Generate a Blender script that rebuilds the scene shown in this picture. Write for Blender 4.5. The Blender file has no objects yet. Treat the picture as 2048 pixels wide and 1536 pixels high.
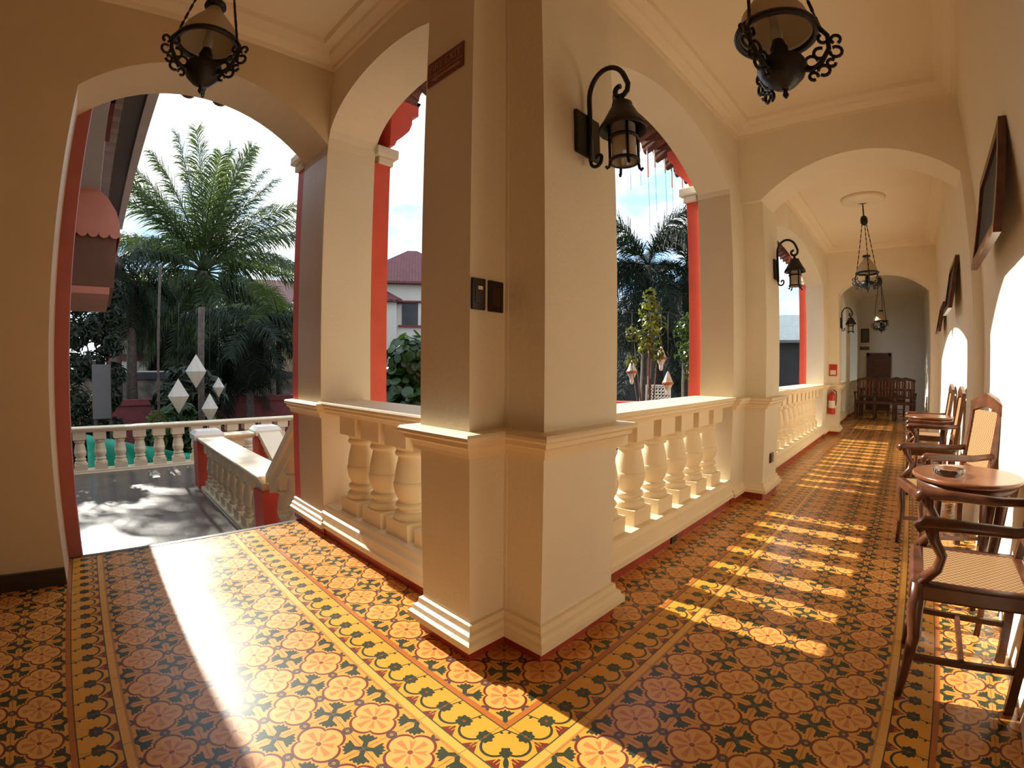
import bpy, bmesh, math, random
from mathutils import Vector, Matrix
random.seed(7)
C = bpy.context.scene
COL = C.collection
PI = math.pi
S = 0.8163            # the plan below is drawn with one floor tile = 0.245; S brings it to metres (0.20 m tiles)

# ------------------------------------------------------------------ camera, world, sun, exposure
cam = bpy.data.cameras.new('camera')
camo = bpy.data.objects.new('camera', cam)
COL.objects.link(camo)
C.camera = camo
cam.type = 'PANO'
cam.panorama_type = 'FISHEYE_LENS_POLYNOMIAL'     # the clip-on wide lens of the photograph: mild barrel distortion
cam.sensor_fit = 'HORIZONTAL'
cam.sensor_width = 2.048
cam.sensor_height = 1.536
cam.fisheye_fov = math.radians(175)
cam.fisheye_polynomial_k0 = 0.0
cam.fisheye_polynomial_k1 = -1.0687956
cam.fisheye_polynomial_k2 = 0.0
cam.fisheye_polynomial_k3 = 0.2366658
cam.fisheye_polynomial_k4 = -0.1142725
cam.shift_x = (1024 - 997.508) / 2048
cam.shift_y = -(768 - 757.27) / 2048
cam.clip_start = 0.01
cam.clip_end = 500
_y, _p, _r = math.radians(45.1703), math.radians(-1.3668), math.radians(0.29568)
_f = Vector((-math.sin(_y) * math.cos(_p), math.cos(_y) * math.cos(_p), math.sin(_p)))
_r0 = Vector((math.cos(_y), math.sin(_y), 0))
_u0 = _r0.cross(_f)
_rt = _r0 * math.cos(_r) + _u0 * math.sin(_r)
_up = _u0 * math.cos(_r) - _r0 * math.sin(_r)
camo.matrix_world = Matrix(((_rt.x, _up.x, -_f.x, 0), (_rt.y, _up.y, -_f.y, 0), (_rt.z, _up.z, -_f.z, 1.40 * S), (0, 0, 0, 1)))

SUN_E, SKY_E = 9.6, 1.6
world = bpy.data.worlds.new('world')
C.world = world
world.use_nodes = True
wn = world.node_tree
wn.nodes.clear()
w_out = wn.nodes.new('ShaderNodeOutputWorld')
w_bg = wn.nodes.new('ShaderNodeBackground')
w_tc = wn.nodes.new('ShaderNodeTexCoord')
w_map = wn.nodes.new('ShaderNodeMapping'); w_map.inputs['Scale'].default_value = (2.2, 2.2, 5.0)
w_no = wn.nodes.new('ShaderNodeTexNoise'); w_no.inputs['Scale'].default_value = 1.6; w_no.inputs['Detail'].default_value = 6
w_rm = wn.nodes.new('ShaderNodeValToRGB')
w_rm.color_ramp.elements[0].position = 0.40; w_rm.color_ramp.elements[0].color = (0.40, 0.65, 0.98, 1)
w_rm.color_ramp.elements[1].position = 0.58; w_rm.color_ramp.elements[1].color = (1.0, 1.0, 1.0, 1)
wn.links.new(w_tc.outputs['Generated'], w_map.inputs[0])
wn.links.new(w_map.outputs[0], w_no.inputs['Vector'])
wn.links.new(w_no.outputs['Fac'], w_rm.inputs[0])
wn.links.new(w_rm.outputs[0], w_bg.inputs[0])
w_bg.inputs[1].default_value = SKY_E
wn.links.new(w_bg.outputs[0], w_out.inputs[0])

sl = bpy.data.lights.new('sun', 'SUN')
sl.energy = SUN_E
sl.angle = math.radians(0.53)
sl.color = (1.0, 0.95, 0.85)
suno = bpy.data.objects.new('sun', sl)
COL.objects.link(suno)
_e = math.radians(31.2)
suno.rotation_euler = Vector((math.cos(_e), -0.005, -math.sin(_e))).to_track_quat('-Z', 'Y').to_euler()
suno.location = (-8, 0, 12)

C.view_settings.view_transform = 'Standard'
C.view_settings.look = 'None'
C.view_settings.exposure = 0.10
C.view_settings.gamma = 1.0
C.view_settings.use_curve_mapping = False
try:
    C.cycles.use_denoising = True
    C.cycles.max_bounces = 10
    C.cycles.diffuse_bounces = 8
    C.cycles.transparent_max_bounces = 12
    C.cycles.sample_clamp_indirect = 6.0
except Exception:
    pass

# ------------------------------------------------------------------ materials
def mat(name, col, rough=0.6, noise=0.0, scale=4.0, bump=0.0, bscale=60.0, metal=0.0, spec=0.5, trans=0.0, translucent=0.0, col2=None, tcol=None):
    m = bpy.data.materials.new(name)
    m.use_nodes = True
    nt = m.node_tree
    b = nt.nodes['Principled BSDF']
    b.inputs['Base Color'].default_value = (*col, 1)
    b.inputs['Roughness'].default_value = rough
    b.inputs['Metallic'].default_value = metal
    b.inputs['Specular IOR Level'].default_value = spec
    b.inputs['Transmission Weight'].default_value = trans
    if noise or col2:
        tc = nt.nodes.new('ShaderNodeTexCoord')
        n = nt.nodes.new('ShaderNodeTexNoise')
        n.inputs['Scale'].default_value = scale
        n.inputs['Detail'].default_value = 5
        nt.links.new(tc.outputs['Object'], n.inputs['Vector'])
        r = nt.nodes.new('ShaderNodeValToRGB')
        r.color_ramp.elements[0].position = 0.35
        r.color_ramp.elements[1].position = 0.65
        c2 = col2 if col2 else tuple(c * (1 - noise) for c in col)
        r.color_ramp.elements[0].color = (*c2, 1)
        r.color_ramp.elements[1].color = (*col, 1)
        nt.links.new(n.outputs['Fac'], r.inputs[0])
        nt.links.new(r.outputs[0], b.inputs['Base Color'])
    if bump:
        tc = nt.nodes.new('ShaderNodeTexCoord')
        n = nt.nodes.new('ShaderNodeTexNoise')
        n.inputs['Scale'].default_value = bscale
        n.inputs['Detail'].default_value = 4
        nt.links.new(tc.outputs['Object'], n.inputs['Vector'])
        bp = nt.nodes.new('ShaderNodeBump')
        bp.inputs['Strength'].default_value = bump
        bp.inputs['Distance'].default_value = 0.01
        nt.links.new(n.outputs['Fac'], bp.inputs['Height'])
        nt.links.new(bp.outputs[0], b.inputs['Normal'])
    if translucent:
        t = nt.nodes.new('ShaderNodeBsdfTranslucent')
        t.inputs[0].default_value = (*(tcol or (col[0] * 1.6, col[1] * 1.5, col[2] * 0.6)), 1)
        mx = nt.nodes.new('ShaderNodeMixShader')
        mx.inputs[0].default_value = translucent
        o = nt.nodes['Material Output']
        nt.links.new(b.outputs[0], mx.inputs[1])
        nt.links.new(t.outputs[0], mx.inputs[2])
        nt.links.new(mx.outputs[0], o.inputs[0])
    return m

M = {}
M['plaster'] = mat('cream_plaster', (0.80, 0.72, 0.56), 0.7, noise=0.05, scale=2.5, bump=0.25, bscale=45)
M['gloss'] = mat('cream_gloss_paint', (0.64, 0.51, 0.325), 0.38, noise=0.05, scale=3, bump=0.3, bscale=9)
M['trim'] = mat('cream_trim_paint', (0.84, 0.71, 0.48), 0.55, noise=0.04, scale=5, bump=0.12, bscale=40)
M['ceil'] = mat('ceiling_paint', (0.83, 0.72, 0.54), 0.8, noise=0.03, scale=1.5)
M['dado'] = mat('brown_back_wall', (0.42, 0.30, 0.18), 0.7, noise=0.1)  # dark brown chosen to cut light bounced off the unseen back wall
M['farw'] = mat('greyish_far_wall_paint', (0.74, 0.70, 0.60), 0.8, noise=0.04)
M['white'] = mat('white_paint', (0.82, 0.78, 0.68), 0.5, noise=0.06, scale=6)
M['rwall'] = mat('pale_wall_paint', (0.82, 0.74, 0.58), 0.75, noise=0.03, scale=2, bump=0.1)
M['red'] = mat('red_paint', (0.74, 0.105, 0.062), 0.55, noise=0.12, scale=5)
M['redhaze'] = mat('hazed_red_paint', (0.42, 0.125, 0.115), 0.6, noise=0.12, scale=5)  # red paint with lens haze and shade blended into its colour
M['plinth'] = mat('red_plinth_paint', (0.42, 0.055, 0.028), 0.35, noise=0.25, scale=9)
M['black'] = mat('dark_skirting', (0.03, 0.022, 0.016), 0.35)
M['iron'] = mat('black_iron', (0.016, 0.014, 0.013), 0.42, metal=0.3, noise=0.3, scale=30, bump=0.2, bscale=80)
M['plastic'] = mat('dark_brown_plastic', (0.02, 0.012, 0.01), 0.3)
M['plastic2'] = mat('brown_plastic_insert', (0.04, 0.02, 0.015), 0.25)
M['milk'] = mat('milk_glass', (0.62, 0.52, 0.36), 0.3, translucent=0.35, tcol=(0.6, 0.5, 0.36))
M['glass'] = mat('clear_glass', (0.95, 0.95, 0.93), 0.05, trans=1.0)
M['frost'] = mat('frosted_glass', (0.72, 0.66, 0.55), 0.25, trans=0.45, noise=0.3, scale=8)
M['wood'] = mat('dark_brown_wood', (0.125, 0.042, 0.018), 0.28, scale=14, col2=(0.06, 0.02, 0.01))
M['wood2'] = mat('table_wood', (0.21, 0.075, 0.032), 0.22, scale=10, col2=(0.14, 0.048, 0.022))
M['sign'] = mat('sign_maroon', (0.16, 0.028, 0.022), 0.5)
M['signlt'] = mat('sign_pale', (0.30, 0.15, 0.09), 0.5)
M['extred'] = mat('extinguisher_red', (0.5, 0.03, 0.02), 0.3)
M['steel'] = mat('steel', (0.45, 0.42, 0.38), 0.3, metal=0.8)
M['paper'] = mat('paper_white', (0.75, 0.7, 0.6), 0.6)
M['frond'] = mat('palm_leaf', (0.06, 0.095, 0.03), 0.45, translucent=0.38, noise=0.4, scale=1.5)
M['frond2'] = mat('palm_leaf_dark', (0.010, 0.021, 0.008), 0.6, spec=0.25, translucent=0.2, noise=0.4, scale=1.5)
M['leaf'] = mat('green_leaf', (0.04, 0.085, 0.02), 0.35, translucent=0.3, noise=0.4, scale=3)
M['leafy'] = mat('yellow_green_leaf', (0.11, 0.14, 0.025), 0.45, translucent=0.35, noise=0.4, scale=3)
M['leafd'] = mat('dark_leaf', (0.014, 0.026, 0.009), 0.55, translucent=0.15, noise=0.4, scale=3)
M['bark'] = mat('palm_bark', (0.10, 0.07, 0.05), 0.8, noise=0.5, scale=12, bump=0.6, bscale=20)
M['ground'] = mat('garden_soil', (0.045, 0.05, 0.03), 0.9, noise=0.6, scale=1.0)
M['pave'] = mat('pale_paving', (0.55, 0.5, 0.42), 0.8, noise=0.2, scale=1.0)
M['salmon'] = mat('salmon_canvas', (0.56, 0.25, 0.18), 0.8, noise=0.12, scale=3)
M['salmon_shade'] = mat('shaded_salmon_canvas', (0.16, 0.085, 0.05), 0.8, noise=0.2, scale=3)  # salmon canvas with its shadow put into the tone
M['grey'] = mat('grey_wall', (0.30, 0.29, 0.28), 0.8, noise=0.15, scale=1.5)
M['greyl'] = mat('light_grey_wall', (0.46, 0.46, 0.46), 0.8, noise=0.1)
M['darkgrey'] = mat('dark_grey_wall', (0.075, 0.075, 0.08), 0.85, noise=0.3, scale=1.2)
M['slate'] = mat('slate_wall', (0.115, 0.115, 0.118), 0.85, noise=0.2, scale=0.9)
M['offwhite'] = mat('off_white_wall', (0.66, 0.62, 0.55), 0.8, noise=0.08, scale=1.0)
M['creamw'] = mat('cream_house_wall', (0.62, 0.45, 0.28), 0.8, noise=0.08)
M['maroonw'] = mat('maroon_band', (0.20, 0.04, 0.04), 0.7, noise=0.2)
M['metalroof'] = mat('grey_metal_roof', (0.22, 0.25, 0.25), 0.5, noise=0.15)
M['teal'] = mat('teal_tarpaulin', (0.02, 0.42, 0.28), 0.5, noise=0.3, scale=2)
M['tiles'] = mat('clay_tile', (0.17, 0.075, 0.05), 0.8, noise=0.5, scale=8)
M['wire'] = mat('wire', (0.05, 0.045, 0.04), 0.6)
M['capiz'] = mat('capiz_shell', (0.74, 0.70, 0.62), 0.35, translucent=0.35, noise=0.15, scale=20, tcol=(0.7, 0.66, 0.58))
M['amber'] = mat('amber_band', (0.55, 0.17, 0.04), 0.4, translucent=0.3, tcol=(0.6, 0.2, 0.05))
M['rod'] = mat('pale_rod', (0.75, 0.72, 0.66), 0.4)

def cane_material():
    m = mat('woven_cane', (0.46, 0.27, 0.12), 0.5, translucent=0.25, tcol=(0.5, 0.3, 0.13))
    nt = m.node_tree
    b = nt.nodes['Principled BSDF']
    tc = nt.nodes.new('ShaderNodeTexCoord')
    ck = nt.nodes.new('ShaderNodeTexChecker')
    ck.inputs['Scale'].default_value = 75
    ck.inputs['Color1'].default_value = (0.52, 0.31, 0.14, 1)
    ck.inputs['Color2'].default_value = (0.28, 0.15, 0.06, 1)
    nt.links.new(tc.outputs['Object'], ck.inputs['Vector'])
    nt.links.new(ck.outputs['Color'], b.inputs['Base Color'])
    return m
M['cane'] = cane_material()

def brick_material(name, c1, c2, mortar, scale, bw=0.5, rh=0.25, ms=0.02, rough=0.85, axis='XY'):
    m = mat(name, c1, rough)
    nt = m.node_tree
    b = nt.nodes['Principled BSDF']
    tc = nt.nodes.new('ShaderNodeTexCoord')
    mp = nt.nodes.new('ShaderNodeMapping')
    if axis == 'YZ':
        mp.inputs['Rotation'].default_value = (0, PI / 2, PI / 2)
    br = nt.nodes.new('ShaderNodeTexBrick')
    br.inputs['Scale'].default_value = scale
    br.inputs['Color1'].default_value = (*c1, 1)
    br.inputs['Color2'].default_value = (*c2, 1)
    br.inputs['Mortar'].default_value = (*mortar, 1)
    br.inputs['Mortar Size'].default_value = ms
    br.inputs['Brick Width'].default_value = bw
    br.inputs['Row Height'].default_value = rh
    nt.links.new(tc.outputs['Object'], mp.inputs[0])
    nt.links.new(mp.outputs[0], br.inputs['Vector'])
    nt.links.new(br.outputs['Color'], b.inputs['Base Color'])
    return m
M['terrace'] = brick_material('terrace_tile', (0.145, 0.12, 0.10), (0.115, 0.095, 0.08), (0.07, 0.06, 0.05), 3.2, 0.5, 0.5, 0.012, 0.30)
M['stone'] = mat('garden_stone', (0.24, 0.205, 0.16), 0.9, scale=3.5, col2=(0.11, 0.095, 0.08), bump=0.8, bscale=7)
M['roofm'] = brick_material('maroon_roof_tile', (0.19, 0.05, 0.05), (0.15, 0.035, 0.04), (0.07, 0.02, 0.02), 2.5, 0.3, 0.35, 0.03, 0.7)

# ---- the patterned cement tiles of the floor
class X:
    nt = None
    def __init__(s, v): s.v = v
    @staticmethod
    def op(o, a, b=None, c=None):
        n = X.nt.nodes.new('ShaderNodeMath'); n.operation = o
        for i, q in enumerate((a, b, c)):
            if q is None: continue
            q = q.v if isinstance(q, X) else q
            if isinstance(q, (int, float)): n.inputs[i].default_value = q
            else: X.nt.links.new(q, n.inputs[i])
        return X(n.outputs[0])
    def __add__(s, o): return X.op('ADD', s, o)
    __radd__ = __add__
    def __sub__(s, o): return X.op('SUBTRACT', s, o)
    def __rsub__(s, o): return X.op('SUBTRACT', o, s)
    def __mul__(s, o): return X.op('MULTIPLY', s, o)
    __rmul__ = __mul__
    def __truediv__(s, o): return X.op('DIVIDE', s, o)
    def __lt__(s, o): return X.op('LESS_THAN', s, o)
    def __gt__(s, o): return X.op('GREATER_THAN', s, o)
def xabs(a): return X.op('ABSOLUTE', a)
def xmin(a, b): return X.op('MINIMUM', a, b)
def xmax(a, b): return X.op('MAXIMUM', a, b)
def xfract(a): return X.op('FRACT', a)
def hyp(a, b): return X.op('SQRT', a * a + b * b)
def within(a, lo, hi): return (a > lo) * (a < hi)

def tile_floor_material():
    m = mat('patterned_cement_tile', (0.7, 0.4, 0.1), 0.22)
    nt = m.node_tree
    X.nt = nt
    b = nt.nodes['Principled BSDF']
    tc = nt.nodes.new('ShaderNodeTexCoord')
    sp = nt.nodes.new('ShaderNodeSeparateXYZ')
    nt.links.new(tc.outputs['Object'], sp.inputs[0])
    T = 0.2472
    x = X(sp.outputs[0]) * (1 / S)
    y = X(sp.outputs[1]) * (1 / S)
    tx = (x + 1.264) * (1 / T)
    ty = (1.304 - y) * (1 / T)
    d = xmax(tx, ty)
    px = xfract(tx + 0.5) - 0.5
    py = xfract(ty + 0.5) - 0.5
    ax, ay = xabs(px), xabs(py)
    r = hyp(px, py) + 1e-4
    c2 = (px * px - py * py) / (r * r)
    lobe = 0.27 + 0.118 * X.op('POWER', xabs(c2), 0.55)
    c4 = 2 * c2 * c2 - 1
    c8 = 2 * c4 * c4 - 1
    flower = r < lobe
    outline = r < lobe + 0.046
    petal = (c8 > 0.05) * within(r, 0.065, 0.9) * (r < lobe * 0.78)
    eye = r < 0.045
    dd = xmin(hyp(ax - 0.5, ay), hyp(ax, ay - 0.5))
    dot = dd < 0.088
    dotc = dd < 0.03
    qx, qy = 0.5 - ax, 0.5 - ay
    s_ = (qx + qy) * 0.7071
    w_ = xabs(qx - qy) * 0.7071
    ramp = X.op('SMOOTH_MIN', xmax((s_ - 0.145) * 1.15, 0.0), 0.115, 0.03)
    scal = 0.325 + 0.016 * X.op('COSINE', w_ * 90.0) - w_ * 0.45
    green = (w_ < 0.040 + ramp) * (s_ < scal)
    fork = (w_ < 0.026) * (s_ < 0.12)
    leafq = xmin(hyp((qx - 0.155) * 0.62, qy * 1.7), hyp(qx * 1.7, (qy - 0.155) * 0.62))
    leafl = within(leafq, 0.052, 0.064)
    grout = xmin(qx, qy) < 0.006
    # border bands
    b1 = d - 0.5
    b2 = 6.5 - d
    in1 = within(d, 0.5, 1.5)
    in2 = within(d, 5.5, 6.5)
    inb = xmax(in1, in2)
    bb = b1 * in1 + b2 * in2
    sel = tx > ty
    along = ty * sel + tx * (1 - sel)
    ua = (xfract(along * 2 + 0.5) - 0.5) * 0.5
    vb = bb - 0.44
    au = xabs(ua)
    rb = hyp(ua, vb * 1.05) + 1e-4
    cb = (ua * ua - vb * vb) / (rb * rb)
    cb4 = 2 * cb * cb - 1
    cb8 = 2 * cb4 * cb4 - 1
    blob = rb < 0.134 + 0.015 * cb8
    blobc = rb < 0.026
    ring = (xabs(hyp(0.25 - au, vb * 0.88) - 0.225) < 0.020) * (vb > 0.0)
    tail = (xabs(ua - 0.05 - (0.32 - bb) * 0.25) < 0.012) * within(bb, 0.10, 0.40)
    bud = hyp((ua - 0.115), (bb - 0.20) * 1.3) < 0.030
    red = (au < (bb - 0.60) * 0.68) * within(bb, 0.62, 0.80) * (1 - within(au, 0.022, 0.036) * (bb < 0.735))
    line = xmax(within(bb, 0.80, 0.825), within(bb, 0.098, 0.122))
    line2 = bb > 0.962
    orange = bb < 0.098
    light = within(bb, 0.825, 0.962)
    bgrout = xabs(xfract(along + 0.5) - 0.5) > 0.494
    base = (0.66, 0.285, 0.043)
    cur = None
    def mixc(fac, colr):
        nonlocal cur
        n = nt.nodes.new('ShaderNodeMix'); n.data_type = 'RGBA'
        nt.links.new(fac.v, n.inputs['Factor'])
        if cur is None: n.inputs[6].default_value = (*base, 1)
        else: nt.links.new(cur, n.inputs[6])
        if isinstance(colr, tuple): n.inputs[7].default_value = (*colr, 1)
        else: nt.links.new(colr, n.inputs[7])
        cur = n.outputs[2]
    GREEN, MAROON = (0.035, 0.043, 0.022), (0.17, 0.028, 0.016)
    mixc(leafl, (0.50, 0.19, 0.035))
    mixc(outline, MAROON)
    mixc(flower, (0.69, 0.335, 0.078))
    mixc(petal, (0.53, 0.185, 0.047))
    mixc(eye, (0.24, 0.05, 0.02))
    mixc(dot, (0.085, 0.05, 0.035))
    mixc(dotc, (0.42, 0.2, 0.07))
    mixc(green, GREEN)
    mixc(fork, GREEN)
    mixc(grout, (0.16, 0.09, 0.04))
    mixc(inb, (0.68, 0.305, 0.036))
    mixc(inb * ring, GREEN)
    mixc(inb * tail, GREEN)
    mixc(inb * bud, GREEN)
    mixc(inb * red, MAROON)
    mixc(inb * blob, GREEN)
    mixc(inb * blobc, (0.3, 0.05, 0.02))
    mixc(inb * orange, (0.43, 0.125, 0.024))
    mixc(inb * light, (0.70, 0.35, 0.065))
    mixc(inb * line, (0.06, 0.06, 0.025))
    mixc(inb * line2, (0.45, 0.2, 0.04))
    mixc(inb * bgrout, (0.2, 0.11, 0.04))
    # wear: broad tone variation
    n = nt.nodes.new('ShaderNodeTexNoise'); n.inputs['Scale'].default_value = 2.2; n.inputs['Detail'].default_value = 5
    nt.links.new(tc.outputs['Object'], n.inputs['Vector'])
    hv = nt.nodes.new('ShaderNodeHueSaturation')
    vv = X(n.outputs['Fac']) * 0.3 + 0.85
    nt.links.new(vv.v, hv.inputs['Value'])
    nt.links.new(cur, hv.inputs['Color'])
    nt.links.new(hv.outputs[0], b.inputs['Base Color'])
    rr = X(n.outputs['Fac']) * 0.25 + 0.155
    nt.links.new(rr.v, b.inputs['Roughness'])
    return m
M['floor'] = tile_floor_material()

# ------------------------------------------------------------------ mesh helpers
class MB:
    def __init__(s): s.v = []; s.f = []; s.smooth = []
    def face(s, idx, sm=False): s.f.append(tuple(idx)); s.smooth.append(sm)
    def box(s, x0, x1, y0, y1, z0, z1):
        b = len(s.v)
        s.v += [(x0, y0, z0), (x1, y0, z0), (x1, y1, z0), (x0, y1, z0), (x0, y0, z1), (x1, y0, z1), (x1, y1, z1), (x0, y1, z1)]
        for q in ((0, 3, 2, 1), (4, 5, 6, 7), (0, 1, 5, 4), (1, 2, 6, 5), (2, 3, 7, 6), (3, 0, 4, 7)): s.face([b + i for i in q])
        return s
    def prism(s, poly, axis, a0, a1):
        """poly in the plane perpendicular to axis; for axis y: (x,z), x: (y,z), z: (x,y)"""
        b = len(s.v); n = len(poly)
        def P(p, a): return {'x': (a, p[0], p[1]), 'y': (p[0], a, p[1]), 'z': (p[0], p[1], a)}[axis]
        s.v += [P(p, a0) for p in poly] + [P(p, a1) for p in poly]
        s.face([b + i for i in range(n)][::-1]); s.face([b + n + i for i in range(n)])
        for i in range(n):
            j = (i + 1) % n
            s.face((b + i, b + j, b + n + j, b + n + i))
        return s
    def rings(s, rings, close=True, cap=True, sm=True):
        b = len(s.v); n = len(rings[0])
        for r in rings: s.v += [tuple(p) for p in r]
        for k in range(len(rings) - 1):
            for i in range(n if close else n - 1):
                j = (i + 1) % n
                s.face((b + k * n + i, b + k * n + j, b + (k + 1) * n + j, b + (k + 1) * n + i), sm)
        if cap:
            s.face([b + i for i in range(n)][::-1]); s.face([b + (len(rings) - 1) * n + i for i in range(n)])
        return s
    def lathe(s, prof, c=(0, 0, 0), n=20, cap=True, sm=True):
        rs = [[(c[0] + r * math.cos(2 * PI * i / n), c[1] + r * math.sin(2 * PI * i / n), c[2] + z) for i in range(n)] for r, z in prof]
        return s.rings(rs, True, cap, sm)
    def tube(s, pts, rad, n=8, cap=True, sm=True):
        pts = [Vector(p) for p in pts]
        rs = []
        up = Vector((0, 0, 1))
        prev = None
        for i, p in enumerate(pts):
            t = (pts[min(i + 1, len(pts) - 1)] - pts[max(i - 1, 0)])
            if t.length < 1e-9: t = Vector((0, 0, 1))
            t.normalize()
            if prev is None:
                a = up if abs(t.z) < 0.9 else Vector((1, 0, 0))
                u = t.cross(a).normalized()
            else:
                u = (prev - t * prev.dot(t))
                u = u.normalized() if u.length > 1e-6 else t.orthogonal().normalized()
            prev = u
            w = t.cross(u)
            r = rad[i] if isinstance(rad, (list, tuple)) else rad
            rs.append([p + u * (r * math.cos(2 * PI * k / n)) + w * (r * math.sin(2 * PI * k / n)) for k in range(n)])
        return s.rings(rs, True, cap, sm)
    def bar(s, p, q, w, h):
        """square bar from p to q"""
        p, q = Vector(p), Vector(q); t = (q - p).normalized()
        a = Vector((0, 0, 1)) if abs(t.z) < 0.95 else Vector((1, 0, 0))
        u = t.cross(a).normalized(); v = u.cross(t)
        rs = [[c + u * sx * w / 2 + v * sy * h / 2 for sx, sy in ((-1, -1), (1, -1), (1, 1), (-1, 1))] for c in (p, q)]
        return s.rings(rs, True, True, False)
    def sweep(s, path, prof, closed=False):
        """prof: (offset to the right of travel, z); mitred along a plan polyline"""
        n = len(path); rs = []
        P = [Vector((p[0], p[1])) for p in path]
        for i in range(n):
            d0 = (P[i] - P[i - 1]).normalized() if (i > 0 or closed) else None
            d1 = (P[(i + 1) % n] - P[i]).normalized() if (i < n - 1 or closed) else None
            if d0 is None: d0 = d1
            if d1 is None: d1 = d0
            n0, n1 = Vector((d0.y, -d0.x)), Vector((d1.y, -d1.x))
            m = (n0 + n1); m = m / max(0.2, m.dot(n0)) if m.length > 1e-6 else n0
            rs.append([(P[i].x + m.x * o, P[i].y + m.y * o, z) for o, z in prof])
        if closed: rs.append(rs[0])
        return s.rings(rs, True, not closed, False)
    def build(s, name, material, parent=None, bevel=0.0, loc=None):
        me = bpy.data.meshes.new(name)
        me.from_pydata([tuple(v) for v in s.v], [], s.f)
        me.polygons.foreach_set('use_smooth', s.smooth)
        bm = bmesh.new(); bm.from_mesh(me)
        bmesh.ops.recalc_face_normals(bm, faces=bm.faces)
        bm.to_mesh(me); bm.free()
        me.materials.append(material)
        o = bpy.data.objects.new(name, me)
        COL.objects.link(o)
        if parent is not None: o.parent = parent
        if loc is not None: o.location = loc
        if bevel:
            md = o.modifiers.new('edge', 'BEVEL'); md.width = bevel * S; md.segments = 2; md.limit_method = 'ANGLE'
        return o

def tag(o, label, cat, group=None):
    o['label'] = label; o['category'] = cat
    if group: o['group'] = group
    return o
def struct(o): o['kind'] = 'structure'; return o
def thing(name, label, cat, loc=(0, 0, 0), rz=0.0, group=None):
    o = bpy.data.objects.new(name, None); COL.objects.link(o)
    o.location = loc; o.rotation_euler = (0, 0, rz); o.empty_display_size = 0.1
    return tag(o, label, cat, group)
def dup(o, loc=None, rz=None, label=None, group=None, scale=None):
    def cp(src, par):
        c = src.copy(); COL.objects.link(c)
        if par is not None: c.parent = par
        for ch in src.children: cp(ch, c)
        return c
    kids = list(o.children)
    c = o.copy(); COL.objects.link(c)
    for k in kids: cp(k, c)
    if loc is not None: c.location = loc
    if rz is not None: c.rotation_euler = (0, 0, rz)
    if scale is not None: c.scale = (scale, scale, scale)
    if label: c['label'] = label
    if group: c['group'] = group
    return c
def arc(a0, a1, z0, rise, n=20):
    """points of a segmental arch from (a0,z0) to (a1,z0)"""
    h = abs(a1 - a0) / 2; c = (a0 + a1) / 2
    R = (h * h + rise * rise) / (2 * rise); zc = z0 + rise - R
    t = math.asin(min(1, h / R)); sg = 1 if a1 > a0 else -1
    return [(c + sg * R * math.sin(-t + 2 * t * i / n), zc + R * math.cos(-t + 2 * t * i / n)) for i in range(n + 1)]
def ell(a0, a1, z0, rise, n=24):
    h = (a1 - a0) / 2; c = (a0 + a1) / 2
    return [(c - h * math.cos(PI * i / n), z0 + rise * math.sin(PI * i / n) ** 0.85) for i in range(n + 1)]

# ------------------------------------------------------------------ setting: floor, walls, ceiling
XB, YA = -1.56, 1.61          # inner faces of the two courtyard walls
XO, YO = -1.92, 2.07          # their outer faces
XE, XEO = -3.69, -4.195       # end wall of the left arm
XR, YS = 0.715, -3.2          # outer walls behind and beside the camera
ZC = 4.15                     # ceiling
YEND = 20.6

f = MB()
f.prism([(XEO, YS - 0.3), (XR + 0.2, YS - 0.3), (XR + 0.2, YEND), (XO, YEND), (XO, YO), (XEO, YO)], 'z', -0.15, 0.0)
struct(f.build('floor', M['floor']))
f = MB(); f.prism([(XEO, YS - 0.3), (XR + 0.2, YS - 0.3), (XR + 0.2, YEND + 0.4), (XO, YEND + 0.4), (XO, YO), (XEO, YO)], 'z', ZC, ZC + 0.3)
struct(f.build('ceiling', M['ceil']))

# courtyard wall of the left arm
f = MB()
op = ell(-3.69, -1.95, 3.29, 0.44)
f.prism([(XE, 0)] + op + [(-1.95, 0), (XB, 0), (XB, ZC), (XEO, ZC), (XEO, 0)], 'y', YA, YO)
struct(f.build('wall_courtyard_left', M['plaster']))
# courtyard wall of the right arm: three bays, plus an added opening to light the far room
f = MB()
bays = [(2.285, 4.95, 3.31, 0.40), (6.30, 11.20, 3.22, 0.42), (13.6, 15.7, 3.22, 0.40), (16.9, 19.6, 3.22, 0.40)]
poly = [(YO, 0)]
for a, b_, z0, rs in bays:
    poly += [(a, 0)] + arc(a, b_, z0, rs) + [(b_, 0)]
poly += [(YEND, 0), (YEND, ZC), (YO, ZC)]
f.prism(poly, 'x', XO, XB)
struct(f.build('wall_courtyard_right', M['plaster']))
# end wall of the left arm with the big arch over the steps
f = MB()
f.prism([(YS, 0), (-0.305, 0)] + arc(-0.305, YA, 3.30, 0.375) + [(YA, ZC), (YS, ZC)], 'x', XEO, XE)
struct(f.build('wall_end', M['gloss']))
f = MB(); f.box(XR, XR + 0.3, YS - 0.3, YEND + 0.3, 0, ZC); struct(f.build('wall_right', M['rwall']))
f = MB(); f.box(XEO, XR, YS - 0.3, YS, 0, ZC); struct(f.build('wall_back', M['dado']))  # out of view; set back and kept dark to dim the left arm
f = MB(); f.box(XO, XR, YEND, YEND + 0.3, 0, ZC); struct(f.build('wall_far', M['farw']))
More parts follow.
